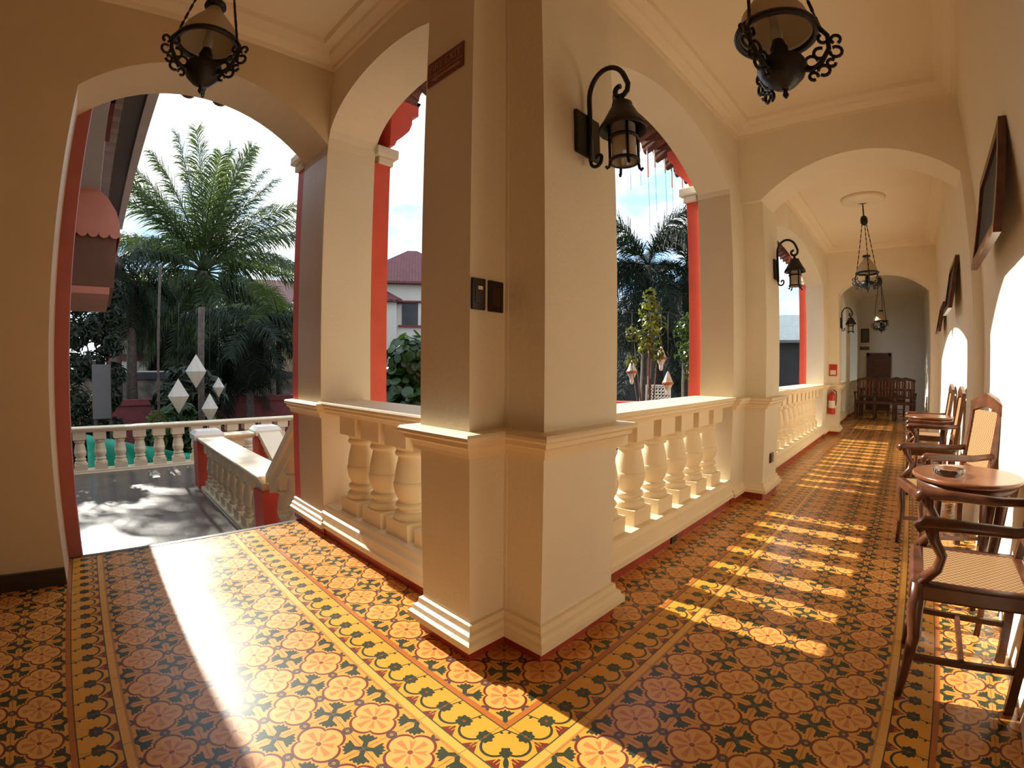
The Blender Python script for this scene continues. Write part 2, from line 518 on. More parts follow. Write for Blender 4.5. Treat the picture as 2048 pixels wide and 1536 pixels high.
# cross arches over the right arm
f = MB()
f.prism([(XB, 3.25)] + arc(-1.335, 0.62, 3.25, 0.36) + [(0.62, 0), (XR, 0), (XR, ZC), (XB, ZC)], 'y', 5.31, 5.83)
struct(f.build('wall_cross_arch_1', M['plaster']))
f = MB()
f.prism([(XB, 3.15)] + arc(-1.335, 0.55, 3.15, 0.40) + [(0.55, 0), (XR, 0), (XR, ZC), (XB, ZC)], 'y', 11.86, 12.4)
struct(f.build('wall_cross_arch_2', M['plaster']))

# clustered pillar at the corner and the pilaster piers
PLAN1 = [(-1.955, YA), (-1.955, 1.385), (-1.58, 1.385), (-1.58, 1.615), (-1.335, 1.615), (-1.335, 2.235), (XB, 2.235)]
f = MB(); f.prism(PLAN1 + [(-1.75, 1.80)], 'z', 0, ZC); struct(f.build('pillar_corner', M['plaster']))
PLAN2 = [(XB, 5.37), (-1.335, 5.37), (-1.335, 5.99), (XB, 5.99)]
f = MB(); f.prism(PLAN2, 'z', 0, ZC); struct(f.build('pillar_middle', M['plaster']))

f = MB(); f.prism([(XB, 11.9), (-1.335, 11.9), (-1.335, 12.42), (XB, 12.42)], 'z', 0, ZC); struct(f.build('pillar_far', M['plaster']))

BASE = [(0, 0.19), (0.018, 0.185), (0.022, 0.155), (0.04, 0.145), (0.045, 0.122), (0.062, 0.11), (0.062, 0.075), (0, 0.075)]
SILL = [(0, 1.115), (0.078, 1.112), (0.086, 1.10), (0.086, 1.085), (0.064, 1.072), (0.064, 1.052), (0.04, 1.04), (0.03, 1.015), (0.026, 0.995), (0, 0.99)]
PLIN = [(0, 0.08), (0.018, 0.08), (0.018, 0), (0, 0)]
CORN = [(0, 4.0), (0.025, 4.0), (0.03, 4.035), (0.055, 4.04), (0.10, 4.07), (0.115, 4.095), (0.19, 4.105), (0.205, 4.15), (0, 4.15)]
tn = [0]
def trim(path, prof, m, closed=False):
    tn[0] += 1
    f = MB(); f.sweep(path, prof, closed)
    return struct(f.build('trim_%d' % tn[0], m))
trim(PLAN1, BASE, M['trim']); trim(PLAN1, SILL, M['trim']); trim(PLAN1, PLIN, M['plinth'])
P2 = [(XB, 4.96), (XB, 5.37), (-1.335, 5.37), (-1.335, 5.99), (XB, 5.99), (XB, 6.29)]
trim(P2, BASE, M['trim']); trim(P2, SILL, M['trim']); trim(P2, PLIN, M['plinth'])
P3 = [(XB, 11.21), (XB, 11.9), (-1.335, 11.9), (-1.335, 12.42), (XB, 12.42), (XB, 13.59)]
trim(P3, BASE, M['trim']); trim(P3, SILL, M['trim']); trim(P3, PLIN, M['plinth'])
# corner pier of the left arm: its inner corner and the arch reveal towards the steps
P4 = [(-4.34, YA), (XE, YA), (XE, 1.95)]
trim(P4, BASE, M['trim']); trim(P4, SILL, M['trim']); trim(P4, PLIN, M['plinth'])
# cornices (offset goes to the right of travel = into the room)
trim([(XE, YS), (XE, YA), (-1.955, YA), (-1.955, 1.385), (-1.58, 1.385), (-1.58, 1.615), (-1.335, 1.615), (-1.335, 2.235), (XB, 2.235), (XB, 5.33), (XR, 5.33), (XR, YS)], CORN, M['ceil'], True)
trim([(XB, 5.83), (XB, 11.9), (XR, 11.9), (XR, 5.83)], CORN, M['ceil'], True)
trim([(XB, 12.4), (XB, YEND), (XR, YEND), (XR, 12.4)], CORN, M['ceil'], True)
f = MB(); f.box(XE, XE + 0.03, YS, -0.305, 0, 0.112); struct(f.build('baseboard_left', M['black']))
f = MB(); f.box(XB - 0.01, XB + 0.02, 15.7, 16.9, 0, 0.1); struct(f.build('baseboard_far', M['plinth']))

# gloss-painted reveals of the end arch and the far jamb of the first bay (a skin of gloss paint over the plaster)
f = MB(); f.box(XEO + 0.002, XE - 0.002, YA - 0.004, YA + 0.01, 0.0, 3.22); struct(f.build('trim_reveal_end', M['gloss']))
f = MB(); f.box(XO + 0.002, XB - 0.002, 4.946, 4.96, 1.12, 3.25); struct(f.build('trim_reveal_bay', M['gloss']))

# outside faces: red pilasters, white capitals, red corbels, clay-tile eaves
def outer_pier(x0, x1, y0, y1, name, m=None, z1=3.27):
    f = MB(); f.box(x0, x1, y0, y1, -0.8, z1); struct(f.build(name, m or M['red']))
outer_pier(-4.34, XEO, -0.9, -0.205, 'pillar_outside_left', M['redhaze'], 3.47)
outer_pier(-4.34, XE, YA + 0.46, 2.235, 'pillar_outside_corner')
outer_pier(-4.34, XEO - 0.001, YA, YA + 0.46, 'pillar_outside_end')
f = MB(); f.box(-2.08, XO, 5.02, 6.2, -0.8, 3.27); struct(f.build('pillar_outside_middle', M['red']))
f = MB(); f.box(-2.08, XO, 11.27, 12.9, -0.8, 3.27); struct(f.build('pillar_outside_far', M['red']))
def capital(x0, x1, y0, y1):
    tn[0] += 1
    f = MB()
    f.box(x0, x1, y0, y1, 3.27, 3.34); f.box(x0 - 0.035, x1 + 0.035, y0 - 0.035, y1 + 0.035, 3.34, 3.43)
    struct(f.build('trim_%d' % tn[0], M['white'], bevel=0.012))
capital(-4.36, XE + 0.02, 2.10, 2.26)
capital(-4.38, -4.22, YA - 0.03, 2.0)
capital(-2.11, -1.95, 4.98, 6.22)
capital(-2.11, -1.95, 11.22, 12.9)
CORB = [(0, 3.43), (0.05, 3.45), (0.07, 3.5), (0.13, 3.56), (0.2, 3.64), (0.23, 3.72), (0.23, 3.8), (0.3, 3.83), (0.3, 3.93), (0, 3.93)]
f = MB(); f.sweep([(-3.60, YO + 0.1), (-4.30, YO + 0.1), (-4.30, YA + 0.1)], CORB)
struct(f.build('trim_corbel_corner', M['red']))
f = MB(); f.sweep([(XO - 0.06, 6.25), (XO - 0.06, 5.0)], CORB)
struct(f.build('trim_corbel_middle', M['red']))
f = MB(); f.sweep([(XO - 0.06, 12.95), (XO - 0.06, 11.24)], CORB)
struct(f.build('trim_corbel_far', M['red']))

# roof eaves of clay tiles round the courtyard
def eave(name, p0, p1, out, z, n):
    """rows of barrel tiles along p0-p1, sticking out by vector out"""
    f = MB()
    p0, p1, out = Vector(p0), Vector(p1), Vector(out)
    a = (p1 - p0)
    for i in range(n):
        c = p0 + a * ((i + 0.5) / n)
        w = a.length / n
        t = a.normalized()
        rs = []
        for k in (0.0, 1.0):
            q = c + out * k
            zz = z + 0.28 * (1 - k)
            ring = []
            for j in range(7):
                an = PI * j / 6
                ring.append((q.x + t.x * w * 0.55 * math.cos(an), q.y + t.y * w * 0.55 * math.cos(an), zz + (0.09 if i % 2 == 0 else -0.05) * math.sin(an)))
            for j in range(6, -1, -1):
                an = PI * j / 6
                ring.append((q.x + t.x * w * 0.45 * math.cos(an), q.y + t.y * w * 0.45 * math.cos(an), zz - 0.03 + (0.09 if i % 2 == 0 else -0.05) * math.sin(an)))
            rs.append(ring)
        f.rings(rs, True, True, True)
    o = f.build(name, M['tiles'])
    return struct(o)
eave('roof_eave_right', (XO, 2.9, 0), (XO, 20, 0), (-0.80, 0, 0), 4.22, 110)
eave('roof_eave_left', (-5.0, YO, 0), (-1.92, YO, 0), (0, 0.72, 0), 4.36, 20)
eave('roof_eave_end', (XEO, -0.9, 0), (XEO, 2.9, 0), (-0.75, 0, 0), 4.12, 24)
f = MB(); f.prism([(-4.9, -1.2), (1.2, -1.2), (1.2, 21), (-2.6, 21), (-2.6, 2.75), (-4.9, 2.75)], 'z', 4.5, 4.62)
struct(f.build('roof', M['tiles']))

# ------------------------------------------------------------------ balustrades
BAL = [(0.118, 0.37), (0.124, 0.385), (0.124, 0.41), (0.117, 0.425), (0.098, 0.432), (0.094, 0.447), (0.108, 0.457), (0.114, 0.472), (0.108, 0.487), (0.088, 0.496),
       (0.094, 0.515), (0.112, 0.55), (0.121, 0.595), (0.123, 0.625), (0.119, 0.635), (0.115, 0.638), (0.111, 0.69), (0.101, 0.74), (0.089, 0.79), (0.086, 0.81), (0.105, 0.815),
       (0.110, 0.83), (0.105, 0.845), (0.096, 0.85), (0.12, 0.885)]
def baluster_mesh(w=0.13, n=24):
    f = MB()
    f.box(-w, w, -w, w, 0.255, 0.375)
    f.lathe(BAL, n=n)
    f.box(-w, w, -w, w, 0.88, 1.035)
    return f
_bal = baluster_mesh().build('baluster', M['trim'], bevel=0.006)
BALME = _bal.data
_bal2 = baluster_mesh(n=12).build('baluster', M['trim'])
BALLO = _bal2.data
for o in (_bal, _bal2): bpy.data.objects.remove(o)
CAPP = [(0, 1.125), (0.045, 1.125), (0.05, 1.112), (0.05, 1.095), (0.03, 1.083), (0.03, 1.067), (0.012, 1.055), (0.0, 1.03)]
FOOT = [(0.0, 0.258), (0.012, 0.25), (0.018, 0.215), (0.04, 0.2), (0.045, 0.14), (0.06, 0.125), (0.06, 0.085), (0, 0.085)]
def rail(name, label, axis, a0, a1, inner, outer, centres, me, z=0.0, plinth=True, group=None):
    """balustrade in a bay; axis x: runs along x with faces at y=inner/outer"""
    t = thing(name, label, 'balustrade', group=group)
    lo, hi = min(inner, outer), max(inner, outer)
    mid = (lo + hi) / 2
    def closed_prof(prof, z_off):
        up = [(hi + o, zz + z_off) for o, zz in prof]
        dn = [(lo - o, zz + z_off) for o, zz in prof]
        return up + dn[::-1]
    for nm, pr in (('rail_cap', CAPP), ('rail_base', FOOT)):
        f = MB(); f.prism(closed_prof(pr, z), 'y' if axis == 'y' else 'x', a0, a1)
        f.v = [((p[0], p[1], p[2])) for p in f.v]
        o = f.build(nm, M['trim'], t)
    if plinth:
        f = MB()
        if axis == 'x': f.box(a0, a1, lo - 0.022, hi + 0.022, z, z + 0.09)
        else: f.box(lo - 0.022, hi + 0.022, a0, a1, z, z + 0.09)
        f.build('plinth', M['plinth'], t)
    for c in centres:
        o = bpy.data.objects.new('baluster', me); COL.objects.link(o); o.parent = t
        if me is BALME:
            md = o.modifiers.new('edge', 'BEVEL'); md.width = 0.006 * S; md.segments = 2; md.limit_method = 'ANGLE'
        o.location = (c, mid, z) if axis == 'x' else (mid, c, z)
    return t
rail('balustrade', 'short cream balustrade of the left arch beside the corner pillar', 'x', -3.69, -1.94, 1.625, 1.965, [-3.335, -2.99, -2.648, -2.305, -2.05], BALME)
rail('balustrade', 'sunlit cream balustrade of the first right bay beside the corner pillar', 'y', 2.235, 4.95, -1.575, -1.93, [2.36 + 0.388 * i for i in range(7)], BALME)
rail('balustrade', 'cream balustrade behind the second wall lantern, seen end-on', 'y', 6.30, 11.2, -1.575, -1.93, [6.52 + 0.388 * i for i in range(12)], BALLO)
rail('balustrade', 'dim balustrade in the far room just past the fire extinguisher', 'y', 13.6, 15.7, -1.575, -1.93, [13.87 + 0.388 * i for i in range(5)], BALLO)

rail('balustrade', 'balustrade in the added light opening behind the far dining chairs', 'y', 16.9, 19.6, -1.575, -1.93, [17.15 + 0.388 * i for i in range(7)], BALLO)  # fills the far opening added to light the chairs and end wall

# ------------------------------------------------------------------ steps and lower terrace
ZL = -0.72
f = MB()
f.box(-11.9, -5.30, -2.6, 1.95, ZL - 0.2, ZL)
f.box(-11.9, -8.9, 1.95, 6.2, ZL - 0.2, ZL)
struct(f.build('floor_terrace', M['terrace']))
f = MB()
for i in range(3):
    f.box(-4.50 - 0.30 * i, -4.195 - 0.30 * i, -0.9, 1.95, ZL - 0.2, -0.18 * (i + 1))
f.box(-5.30, -5.10, -0.9, 1.95, ZL - 0.2, ZL + 0.001)
struct(f.build('floor_steps', M['terrace']))
f = MB(); f.box(XEO - 0.02, XEO + 0.03, -0.305, YA, -0.17, 0.003); struct(f.build('trim_step_nosing', M['terrace']))

rail('balustrade', 'long pale balustrade along the far edge of the lower terrace', 'y', -2.6, 6.2, -11.5, -11.78, [-2.4 + 0.40 * i for i in range(22)], BALLO, z=ZL - 0.20, plinth=False)
rail('balustrade', 'low balustrade with wide sunlit cap beside the lower terrace', 'x', -9.0, -5.35, 1.60, 1.93, [-8.7 + 0.385 * i for i in range(9)], BALLO, z=ZL - 0.21, plinth=False)
rail('balustrade', 'short balustrade at the head of the garden flight', 'y', 2.05, 2.6, -9.1, -9.42, [2.3], BALLO, z=ZL - 0.21, plinth=False)
def newel(label, x0, x1, y0, y1, z1, capped=True):
    t = thing('newel_post', label, 'post', ((x0 + x1) / 2, (y0 + y1) / 2, ZL))
    cx, cy = (x0 + x1) / 2, (y0 + y1) / 2
    f = MB(); f.box(x0 - cx, x1 - cx, y0 - cy, y1 - cy, 0, z1 - ZL - 0.11); f.build('shaft', M['red'], t)
    if not capped:
        f = MB(); f.box(x0 - cx - 0.03, x1 - cx + 0.03, y0 - cy - 0.03, y1 - cy + 0.03, 0, 0.12); f.build('base', M['trim'], t)
        return t
    w, h = (x1 - x0) / 2 + 0.05, (y1 - y0) / 2 + 0.05
    f = MB()
    f.rings([[(-w, -h, z1 - ZL - 0.11), (w, -h, z1 - ZL - 0.11), (w, h, z1 - ZL - 0.11), (-w, h, z1 - ZL - 0.11)],
             [(-w, -h, z1 - ZL - 0.02), (w, -h, z1 - ZL - 0.02), (w, h, z1 - ZL - 0.02), (-w, h, z1 - ZL - 0.02)],
             [(-w + .06, -h + .06, z1 - ZL + 0.05), (w - .06, -h + .06, z1 - ZL + 0.05), (w - .06, h - .06, z1 - ZL + 0.05), (-w + .06, h - .06, z1 - ZL + 0.05)]], True, True, False)
    f.build('cap', M['white'], t)
    return t
newel('red newel post at the foot of the sloping stair balustrade', -5.70, -5.36, 1.60, 1.93, 0.10, False)
newel('red post with white cap at the far corner of the terrace balustrade', -9.40, -9.02, 1.56, 1.98, 0.25)
newel('red post with white cap at the far side of the garden flight', -9.42, -9.05, 2.66, 3.06, 0.25)
# sloping balustrades
def slope_rail(label, xa, za, xb, zb, y0, y1, n):
    """cap top runs from (xa,za) to (xb,zb) along x"""
    t = thing('stair_balustrade', label, 'balustrade')
    sl = (zb - za) / (xb - xa)
    f = MB(); f.prism([(xa, za), (xb, zb), (xb, zb - 0.10), (xa, za - 0.10)], 'y', y0 - 0.04, y1 + 0.04); f.build('rail_cap', M['trim'], t)
    f = MB(); f.prism([(xa, za - 0.10), (xb, zb - 0.10), (xb, zb - 0.22), (xa, za - 0.22)], 'y', y0, y1); f.build('frieze', M['trim'], t)
    f = MB(); f.prism([(xa, za - 0.86), (xb, zb - 0.86), (xb, zb - 1.02), (xa, za - 1.02)], 'y', y0 - 0.02, y1 + 0.02); f.build('rail_base', M['trim'], t)
    for i in range(n):
        x = xa + (xb - xa) * (i + 0.5) / n
        o = bpy.data.objects.new('baluster', BALLO); COL.objects.link(o); o.parent = t
        o.location = (x, (y0 + y1) / 2, za + sl * (x - xa) - 1.13)
    return t
slope_rail('sloping cream stair balustrade rising from the red newel to the arch pier', -5.30, 0.22, -4.36, 0.95, 1.665, 1.96, 3)
slope_rail('sloping balustrade with white cap going down to the garden', -6.3, -1.15, -9.03, 0.22, 2.70, 3.02, 6)

# ------------------------------------------------------------------ things on the corner pillar
def switch_plate(label, y0, y1, z0, z1, kind):
    t = thing('switch_plate', label, 'switch', (-1.58, (y0 + y1) / 2, (z0 + z1) / 2))
    w, h = (y1 - y0) / 2, (z1 - z0) / 2
    f = MB(); f.box(0.0, 0.013, -w, w, -h, h); pl = f.build('plate', M['plastic'], t, bevel=0.004)
    f = MB(); f.box(0.010, 0.016, -w * 0.62, w * 0.62, -h * 0.62, h * 0.62); f.build('rocker', M['plastic2'], pl, bevel=0.003)
    if kind:
        f = MB(); f.box(0.0155, 0.0175, -w * 0.2, w * 0.45, h * 0.28, h * 0.5); f.build('sticker', M['paper'], t)
    return t
switch_plate('dark switch plate with a small white sticker on the pillar', 1.388, 1.472, 1.668, 1.812, True)
switch_plate('dark switch plate without a sticker, right of the other one', 1.492, 1.588, 1.666, 1.812, False)

t = thing('exit_sign', 'small maroon fire exit sign high on the dark pillar face', 'sign', (-1.79, 1.385, 2.965))
f = MB(); f.box(-0.145, 0.145, -0.008, 0.0, -0.072, 0.07); f.build('panel', M['sign'], t)
f = MB(); f.box(-0.138, 0.138, -0.0095, -0.007, -0.020, -0.015); f.build('dividing_line', M['signlt'], t)
def text(body, size, m, parent, loc, rot, depth=0.001):
    cu = bpy.data.curves.new('lettering', 'FONT'); cu.body = body; cu.size = size; cu.extrude = depth
    cu.align_x = 'CENTER'; cu.align_y = 'CENTER'; cu.materials.append(m)
    tmp = bpy.data.objects.new('lettering_curve', cu); COL.objects.link(tmp)
    bpy.context.view_layer.update()
    me = bpy.data.meshes.new_from_object(tmp.evaluated_get(bpy.context.evaluated_depsgraph_get()))
    bpy.data.objects.remove(tmp); bpy.data.curves.remove(cu)
    me.materials.clear(); me.materials.append(m)
    o = bpy.data.objects.new('lettering', me); COL.objects.link(o); o.parent = parent; o.location = loc; o.rotation_euler = rot
    return o
text('FIRE EXIT', 0.062, M['signlt'], t, (0, -0.0095, 0.022), (PI / 2, 0, 0))
f = MB(); f.box(-0.06, 0.12, -0.0095, -0.007, -0.052, -0.036); f.prism([(-0.115, -0.044), (-0.06, -0.022), (-0.06, -0.066)], 'y', -0.0095, -0.007); f.build('arrow', M['signlt'], t)

# ---- wall lanterns
def spiral(cx, cz, r0, r1, a0, a1, n=26):
    return [(cx + (r0 + (r1 - r0) * i / n) * math.cos(a0 + (a1 - a0) * i / n), 0.0, cz + (r0 + (r1 - r0) * i / n) * math.sin(a0 + (a1 - a0) * i / n)) for i in range(n + 1)]
def make_lantern(label, loc):
    t = thing('wall_lantern', label, 'lantern', loc, 0.0, 'wall lanterns along the corridor')
    f = MB(); f.box(0, 0.022, -0.105, 0.105, -0.115, 0.12); f.build('mounting_plate', M['iron'], t, bevel=0.008)
    # arm: up from the plate, over in an arc and curled under; scroll at the foot
    pts = [(0.03, 0, -0.14), (0.03, 0, 0.20)]
    pts += [(0.03 + 0.112 - 0.112 * math.cos(a), 0, 0.20 + 0.145 * math.sin(a)) for a in [PI * i / 16 for i in range(1, 15)]]
    pts += [(0.262, 0, 0.21), (0.255, 0, 0.175), (0.235, 0, 0.158)]
    pts += spiral(0.215, 0.19, 0.034, 0.022, -PI / 2, -PI * 1.55, 10)
    f = MB(); f.tube(pts, 0.0135, 10)
    f.tube(spiral(0.062, -0.145, 0.034, 0.03, PI, 2 * PI, 12) + spiral(0.075, -0.135, 0.02, 0.008, 0, PI * 1.2, 10), 0.009, 8)
    f.build('arm', M['iron'], t)
    cx = 0.222
    f = MB()
    f.lathe([(0.012, 0.16), (0.016, 0.12), (0.05, 0.112), (0.052, 0.095), (0.058, 0.085), (0.092, 0.02), (0.117, -0.02), (0.119, -0.04), (0.112, -0.038), (0.088, 0.01), (0.045, 0.075), (0.02, 0.09)], (cx, 0, 0), 24)
    f.build('roof', M['iron'], t)
    f = MB()
    for z, r in ((-0.075, 0.066), (-0.195, 0.068)):
        f.tube([(cx + r * math.cos(2 * PI * k / 24), r * math.sin(2 * PI * k / 24), z) for k in range(25)], 0.009, 6, False)
    for k in range(4):
        a = PI / 4 + k * PI / 2
        x_, y_ = cx + 0.070 * math.cos(a), 0.070 * math.sin(a)
        f.tube([(x_, y_, -0.01), (x_, y_, -0.205), (cx + 0.075 * math.cos(a), 0.075 * math.sin(a), -0.228), (cx + 0.084 * math.cos(a), 0.084 * math.sin(a), -0.236), (cx + 0.091 * math.cos(a), 0.091 * math.sin(a), -0.224)], 0.007, 6)
    f.build('cage', M['iron'], t)
    f = MB(); f.lathe([(0.059, -0.20), (0.060, -0.01)], (cx, 0, 0), 24, cap=False); f.build('glass_cylinder', M['frost'], t)
    f = MB(); f.lathe([(0.012, -0.02), (0.02, -0.05), (0.034, -0.09), (0.026, -0.13), (0.008, -0.145)], (cx, 0, 0), 14); f.build('bulb', M['milk'], t)
    return t
lan = make_lantern('black iron wall lantern on the corner pillar', (-1.335, 1.952, 2.60))
dup(lan, (-1.335, 5.83, 2.56), label='black iron wall lantern on the second pilaster, beside the middle bay')
dup(lan, (-1.335, 12.25, 2.5), label='small dim wall lantern inside the far dark room')

# ---- hanging lamps
def make_pendant(label, loc, rz=0.0):
    """origin at the middle of the ring"""
    t = thing('hanging_lamp', label, 'lamp', loc, rz, 'hanging oil style lamps under the ceiling')
    R = 0.172
    f = MB(); f.tube([(R * math.cos(2 * PI * k / 36), R * math.sin(2 * PI * k / 36), 0) for k in range(37)], 0.016, 8, False); f.build('ring', M['iron'], t)
    f = MB(); f.lathe([(R - 0.005, 0.005), (R - 0.008, 0.03), (0.142, 0.10), (0.095, 0.165), (0.06, 0.21), (0.04, 0.245), (0.035, 0.26), (0.03, 0.26), (0.035, 0.24), (0.09, 0.16), (0.136, 0.095), (R - 0.016, 0.02)], n=36, cap=False)
    f.build('glass_shade', M['milk'], t)
    f = MB(); f.lathe([(0.004, -0.315), (0.014, -0.30), (0.008, -0.28), (0.02, -0.27), (0.05, -0.255), (0.09, -0.215), (0.108, -0.17), (0.10, -0.145), (0.06, -0.13), (0.035, -0.12)], n=24); f.build('oil_font', M['iron'], t)
    f = MB(); f.lathe([(0.03, -0.13), (0.036, -0.1), (0.04, -0.07), (0.03, -0.05), (0.026, -0.03)], n=16); bn = f.build('burner', M['iron'], t)
    f = MB(); f.lathe([(0.022, -0.03), (0.03, 0.0), (0.022, 0.05), (0.017, 0.2)], n=16, cap=False); f.build('glass_chimney', M['frost'], bn)
    for k in range(3):
        f = MB()
        a = 2 * PI * k / 3 + 0.5
        ca, sa = math.cos(a), math.sin(a)
        def pt(r, z): return (r * ca, r * sa, z)
        f.tube([pt(0.075, -0.19), pt(0.12, -0.205), pt(0.165, -0.175), pt(0.205, -0.115), pt(0.21, -0.05), pt(0.18, 0.0)], 0.011, 7)
        for j, (r, z, q) in enumerate(((0.125, -0.165, 0.027), (0.165, -0.13, 0.026), (0.19, -0.06, 0.022), (0.232, -0.135, 0.025), (0.17, -0.215, 0.024), (0.24, -0.075, 0.02), (0.125, -0.235, 0.018), (0.205, -0.185, 0.018))):
            f.tube([pt(r + q * math.cos(b), z + q * math.sin(b)) for b in [PI * 1.7 * i / 10 + j for i in range(11)]], 0.0078, 6)
        f.build('scrollwork', M['iron'], t)
    top = ZC - loc[2]
    for k in range(3):
        f = MB()
        a = 2 * PI * k / 3 + 0.5
        p, q = Vector((0.185 * math.cos(a), 0.185 * math.sin(a), 0.0)), Vector((0.03 * math.cos(a), 0.03 * math.sin(a), top * 0.72))
        n = 20
        for i in range(n):
            c = p.lerp(q, (i + 0.5) / n); dz = (q - p) / n * 0.62
            f.bar(c - dz, c + dz, 0.014 if i % 2 else 0.006, 0.006 if i % 2 else 0.014)
        f.build('chain', M['iron'], t)
    f = MB(); f.lathe([(0.03, 0.25), (0.065, 0.262), (0.06, 0.285), (0.02, 0.29)], n=18); f.build('smoke_cap', M['iron'], t)
    f = MB(); f.lathe([(0.02, top * 0.66), (0.055, top * 0.69), (0.06, top * 0.74), (0.045, top * 0.78), (0.012, top * 0.8), (0.010, top - 0.04), (0.07, top - 0.03), (0.08, top)], n=16); f.build('canopy', M['iron'], t)
    return t
make_pendant('hanging lamp in front of the left arch', (-2.72, 0.395, 3.215), 0.3)
make_pendant('large hanging lamp at the top right, nearest the camera', (-0.372, 2.06, 2.86), -0.35)
make_pendant('hanging lamp under the ceiling rose beyond the cross arch', (-0.52, 8.75, 2.97), 0.2)
make_pendant('dim hanging lamp in the far dark room', (-0.55, 14.5, 2.72), 0.8)
f = MB(); f.lathe([(0.0, -0.045), (0.10, -0.045), (0.16, -0.03), (0.26, -0.035), (0.30, -0.05), (0.335, -0.04), (0.35, 0.0)], n=40); o = f.build('ceiling_rose', M['ceil'], loc=(-0.5, 8.6, ZC))
tag(o, 'round plaster rose on the ceiling above the far hanging lamp', 'ceiling rose')

# ------------------------------------------------------------------ small things on the walls
t = thing('wall_socket', 'small dark socket low on the middle pilaster', 'socket', (-1.335, 5.70, 0.415))
f = MB(); f.box(0, 0.02, -0.065, 0.065, -0.055, 0.055); f.build('plate', M['plastic'], t, bevel=0.006)
f = MB(); f.box(0.018, 0.023, -0.035, 0.035, -0.03, 0.03); f.build('insert', M['plastic2'], t)
f = MB(); f.box(XB, XB + 0.018, 3.50, 3.60, 0.0, 0.075); o = f.build('floor_vent', M['black'], bevel=0.004)
tag(o, 'small dark grille in the red plinth under the sunlit balustrade', 'vent')

t = thing('fire_extinguisher', 'red fire extinguisher hanging on the pier far down the corridor', 'fire extinguisher', (-1.455, 11.82, 0.46))
f = MB(); f.lathe([(0.07, 0), (0.075, 0.02), (0.075, 0.40), (0.06, 0.45), (0.03, 0.48), (0.025, 0.5)], n=20); f.build('cylinder', M['extred'], t)
f = MB(); f.lathe([(0.026, 0.5), (0.03, 0.52), (0.02, 0.55)], n=12); f.bar((-0.03, -0.02, 0.54), (0.07, -0.02, 0.57), 0.015, 0.012); f.bar((-0.03, -0.02, 0.57), (0.07, -0.02, 0.61), 0.015, 0.012); vl = f.build('valve', M['steel'], t)
f = MB(); f.tube([(0.03, 0, 0.53), (0.085, -0.01, 0.5), (0.095, -0.02, 0.4), (0.088, -0.03, 0.2)], 0.011, 8); f.build('hose', M['black'], vl)
f = MB(); f.lathe([(0.0758, 0.14), (0.0758, 0.30)], n=20, cap=False); f.build('label_band', M['paper'], t)
t = thing('notice', 'small red and white notice above the fire extinguisher', 'sign', (-1.455, 11.9, 1.43))
f = MB(); f.box(-0.085, 0.085, -0.012, 0, -0.13, 0.13); f.build('panel', M['extred'], t)
f = MB(); f.box(-0.06, 0.06, -0.014, -0.011, -0.10, 0.0); f.build('white_field', M['paper'], t)

def picture(label, y0, y1, z0, z1, lean, group='framed pictures along the right wall'):
    t = thing('framed_picture', label, 'picture', (XR, (y0 + y1) / 2, (z0 + z1) / 2), group=group)
    h, w = (z1 - z0) / 2, (y1 - y0) / 2
    piv = bpy.data.objects
    def tilt(m):
        m.v = [(-(lean * (h - p[2]) / (2 * h)) + p[0], p[1], p[2]) for p in m.v]; return m
    f = MB()
    b = 0.075
    for q in ((-w, w, -h, -h + b), (-w, w, h - b, h), (-w, -w + b, -h + b, h - b), (w - b, w, -h + b, h - b)): f.box(-0.05, 0.0, q[0], q[1], q[2], q[3])
    tilt(f).build('frame', M['wood'], t)
    f = MB(); f.box(-0.025, -0.004, -w + b, w - b, -h + b, h - b); tilt(f).build('canvas', M['darkgrey'], t)
    return t
picture('dark framed picture leaning out from the right wall, nearest the camera', 3.3, 4.5, 2.18, 2.86, 0.14)
picture('dark framed picture high on the right wall past the cross arch', 7.2, 8.2, 2.2, 2.85, 0.12)
picture('small picture on the right wall near the far room', 9.8, 10.6, 2.1, 2.6, 0.10)
# far room: door, pictures
t = thing('wooden_door', 'brown wooden door in the far end wall of the corridor', 'door', (-0.87, YEND, 0))
f = MB(); f.box(-0.34, 0.34, -0.06, 0, 0, 2.0); f.build('panel', M['wood'], t)
f = MB(); f.box(-0.43, -0.34, -0.07, 0, 0, 2.1); f.box(0.34, 0.43, -0.07, 0, 0, 2.1); f.box(-0.43, 0.43, -0.07, 0, 2.0, 2.1); f.build('frame', M['wood'], t)
f = MB(); f.lathe([(0.02, 0), (0.03, 0.03), (0.0, 0.05)], (0.27, -0.09, 0.95), 10); f.build('knob', M['steel'], t)
def wall_pic(label, x, z, w, h):
    t = thing('wall_picture', label, 'picture', (x, YEND, z))
    f = MB(); f.box(-w, w, -0.04, 0, -h, h); f.build('frame', M['wood'], t)
    f = MB(); f.box(-w * 0.75, w * 0.75, -0.045, -0.03, -h * 0.75, h * 0.75); f.build('canvas', M['slate'], t)
wall_pic('dark upright picture on the far end wall, above the door', -1.36, 2.75, 0.15, 0.26)
wall_pic('small dark plaque on the far end wall, just left of the door', -1.38, 2.28, 0.17, 0.06)

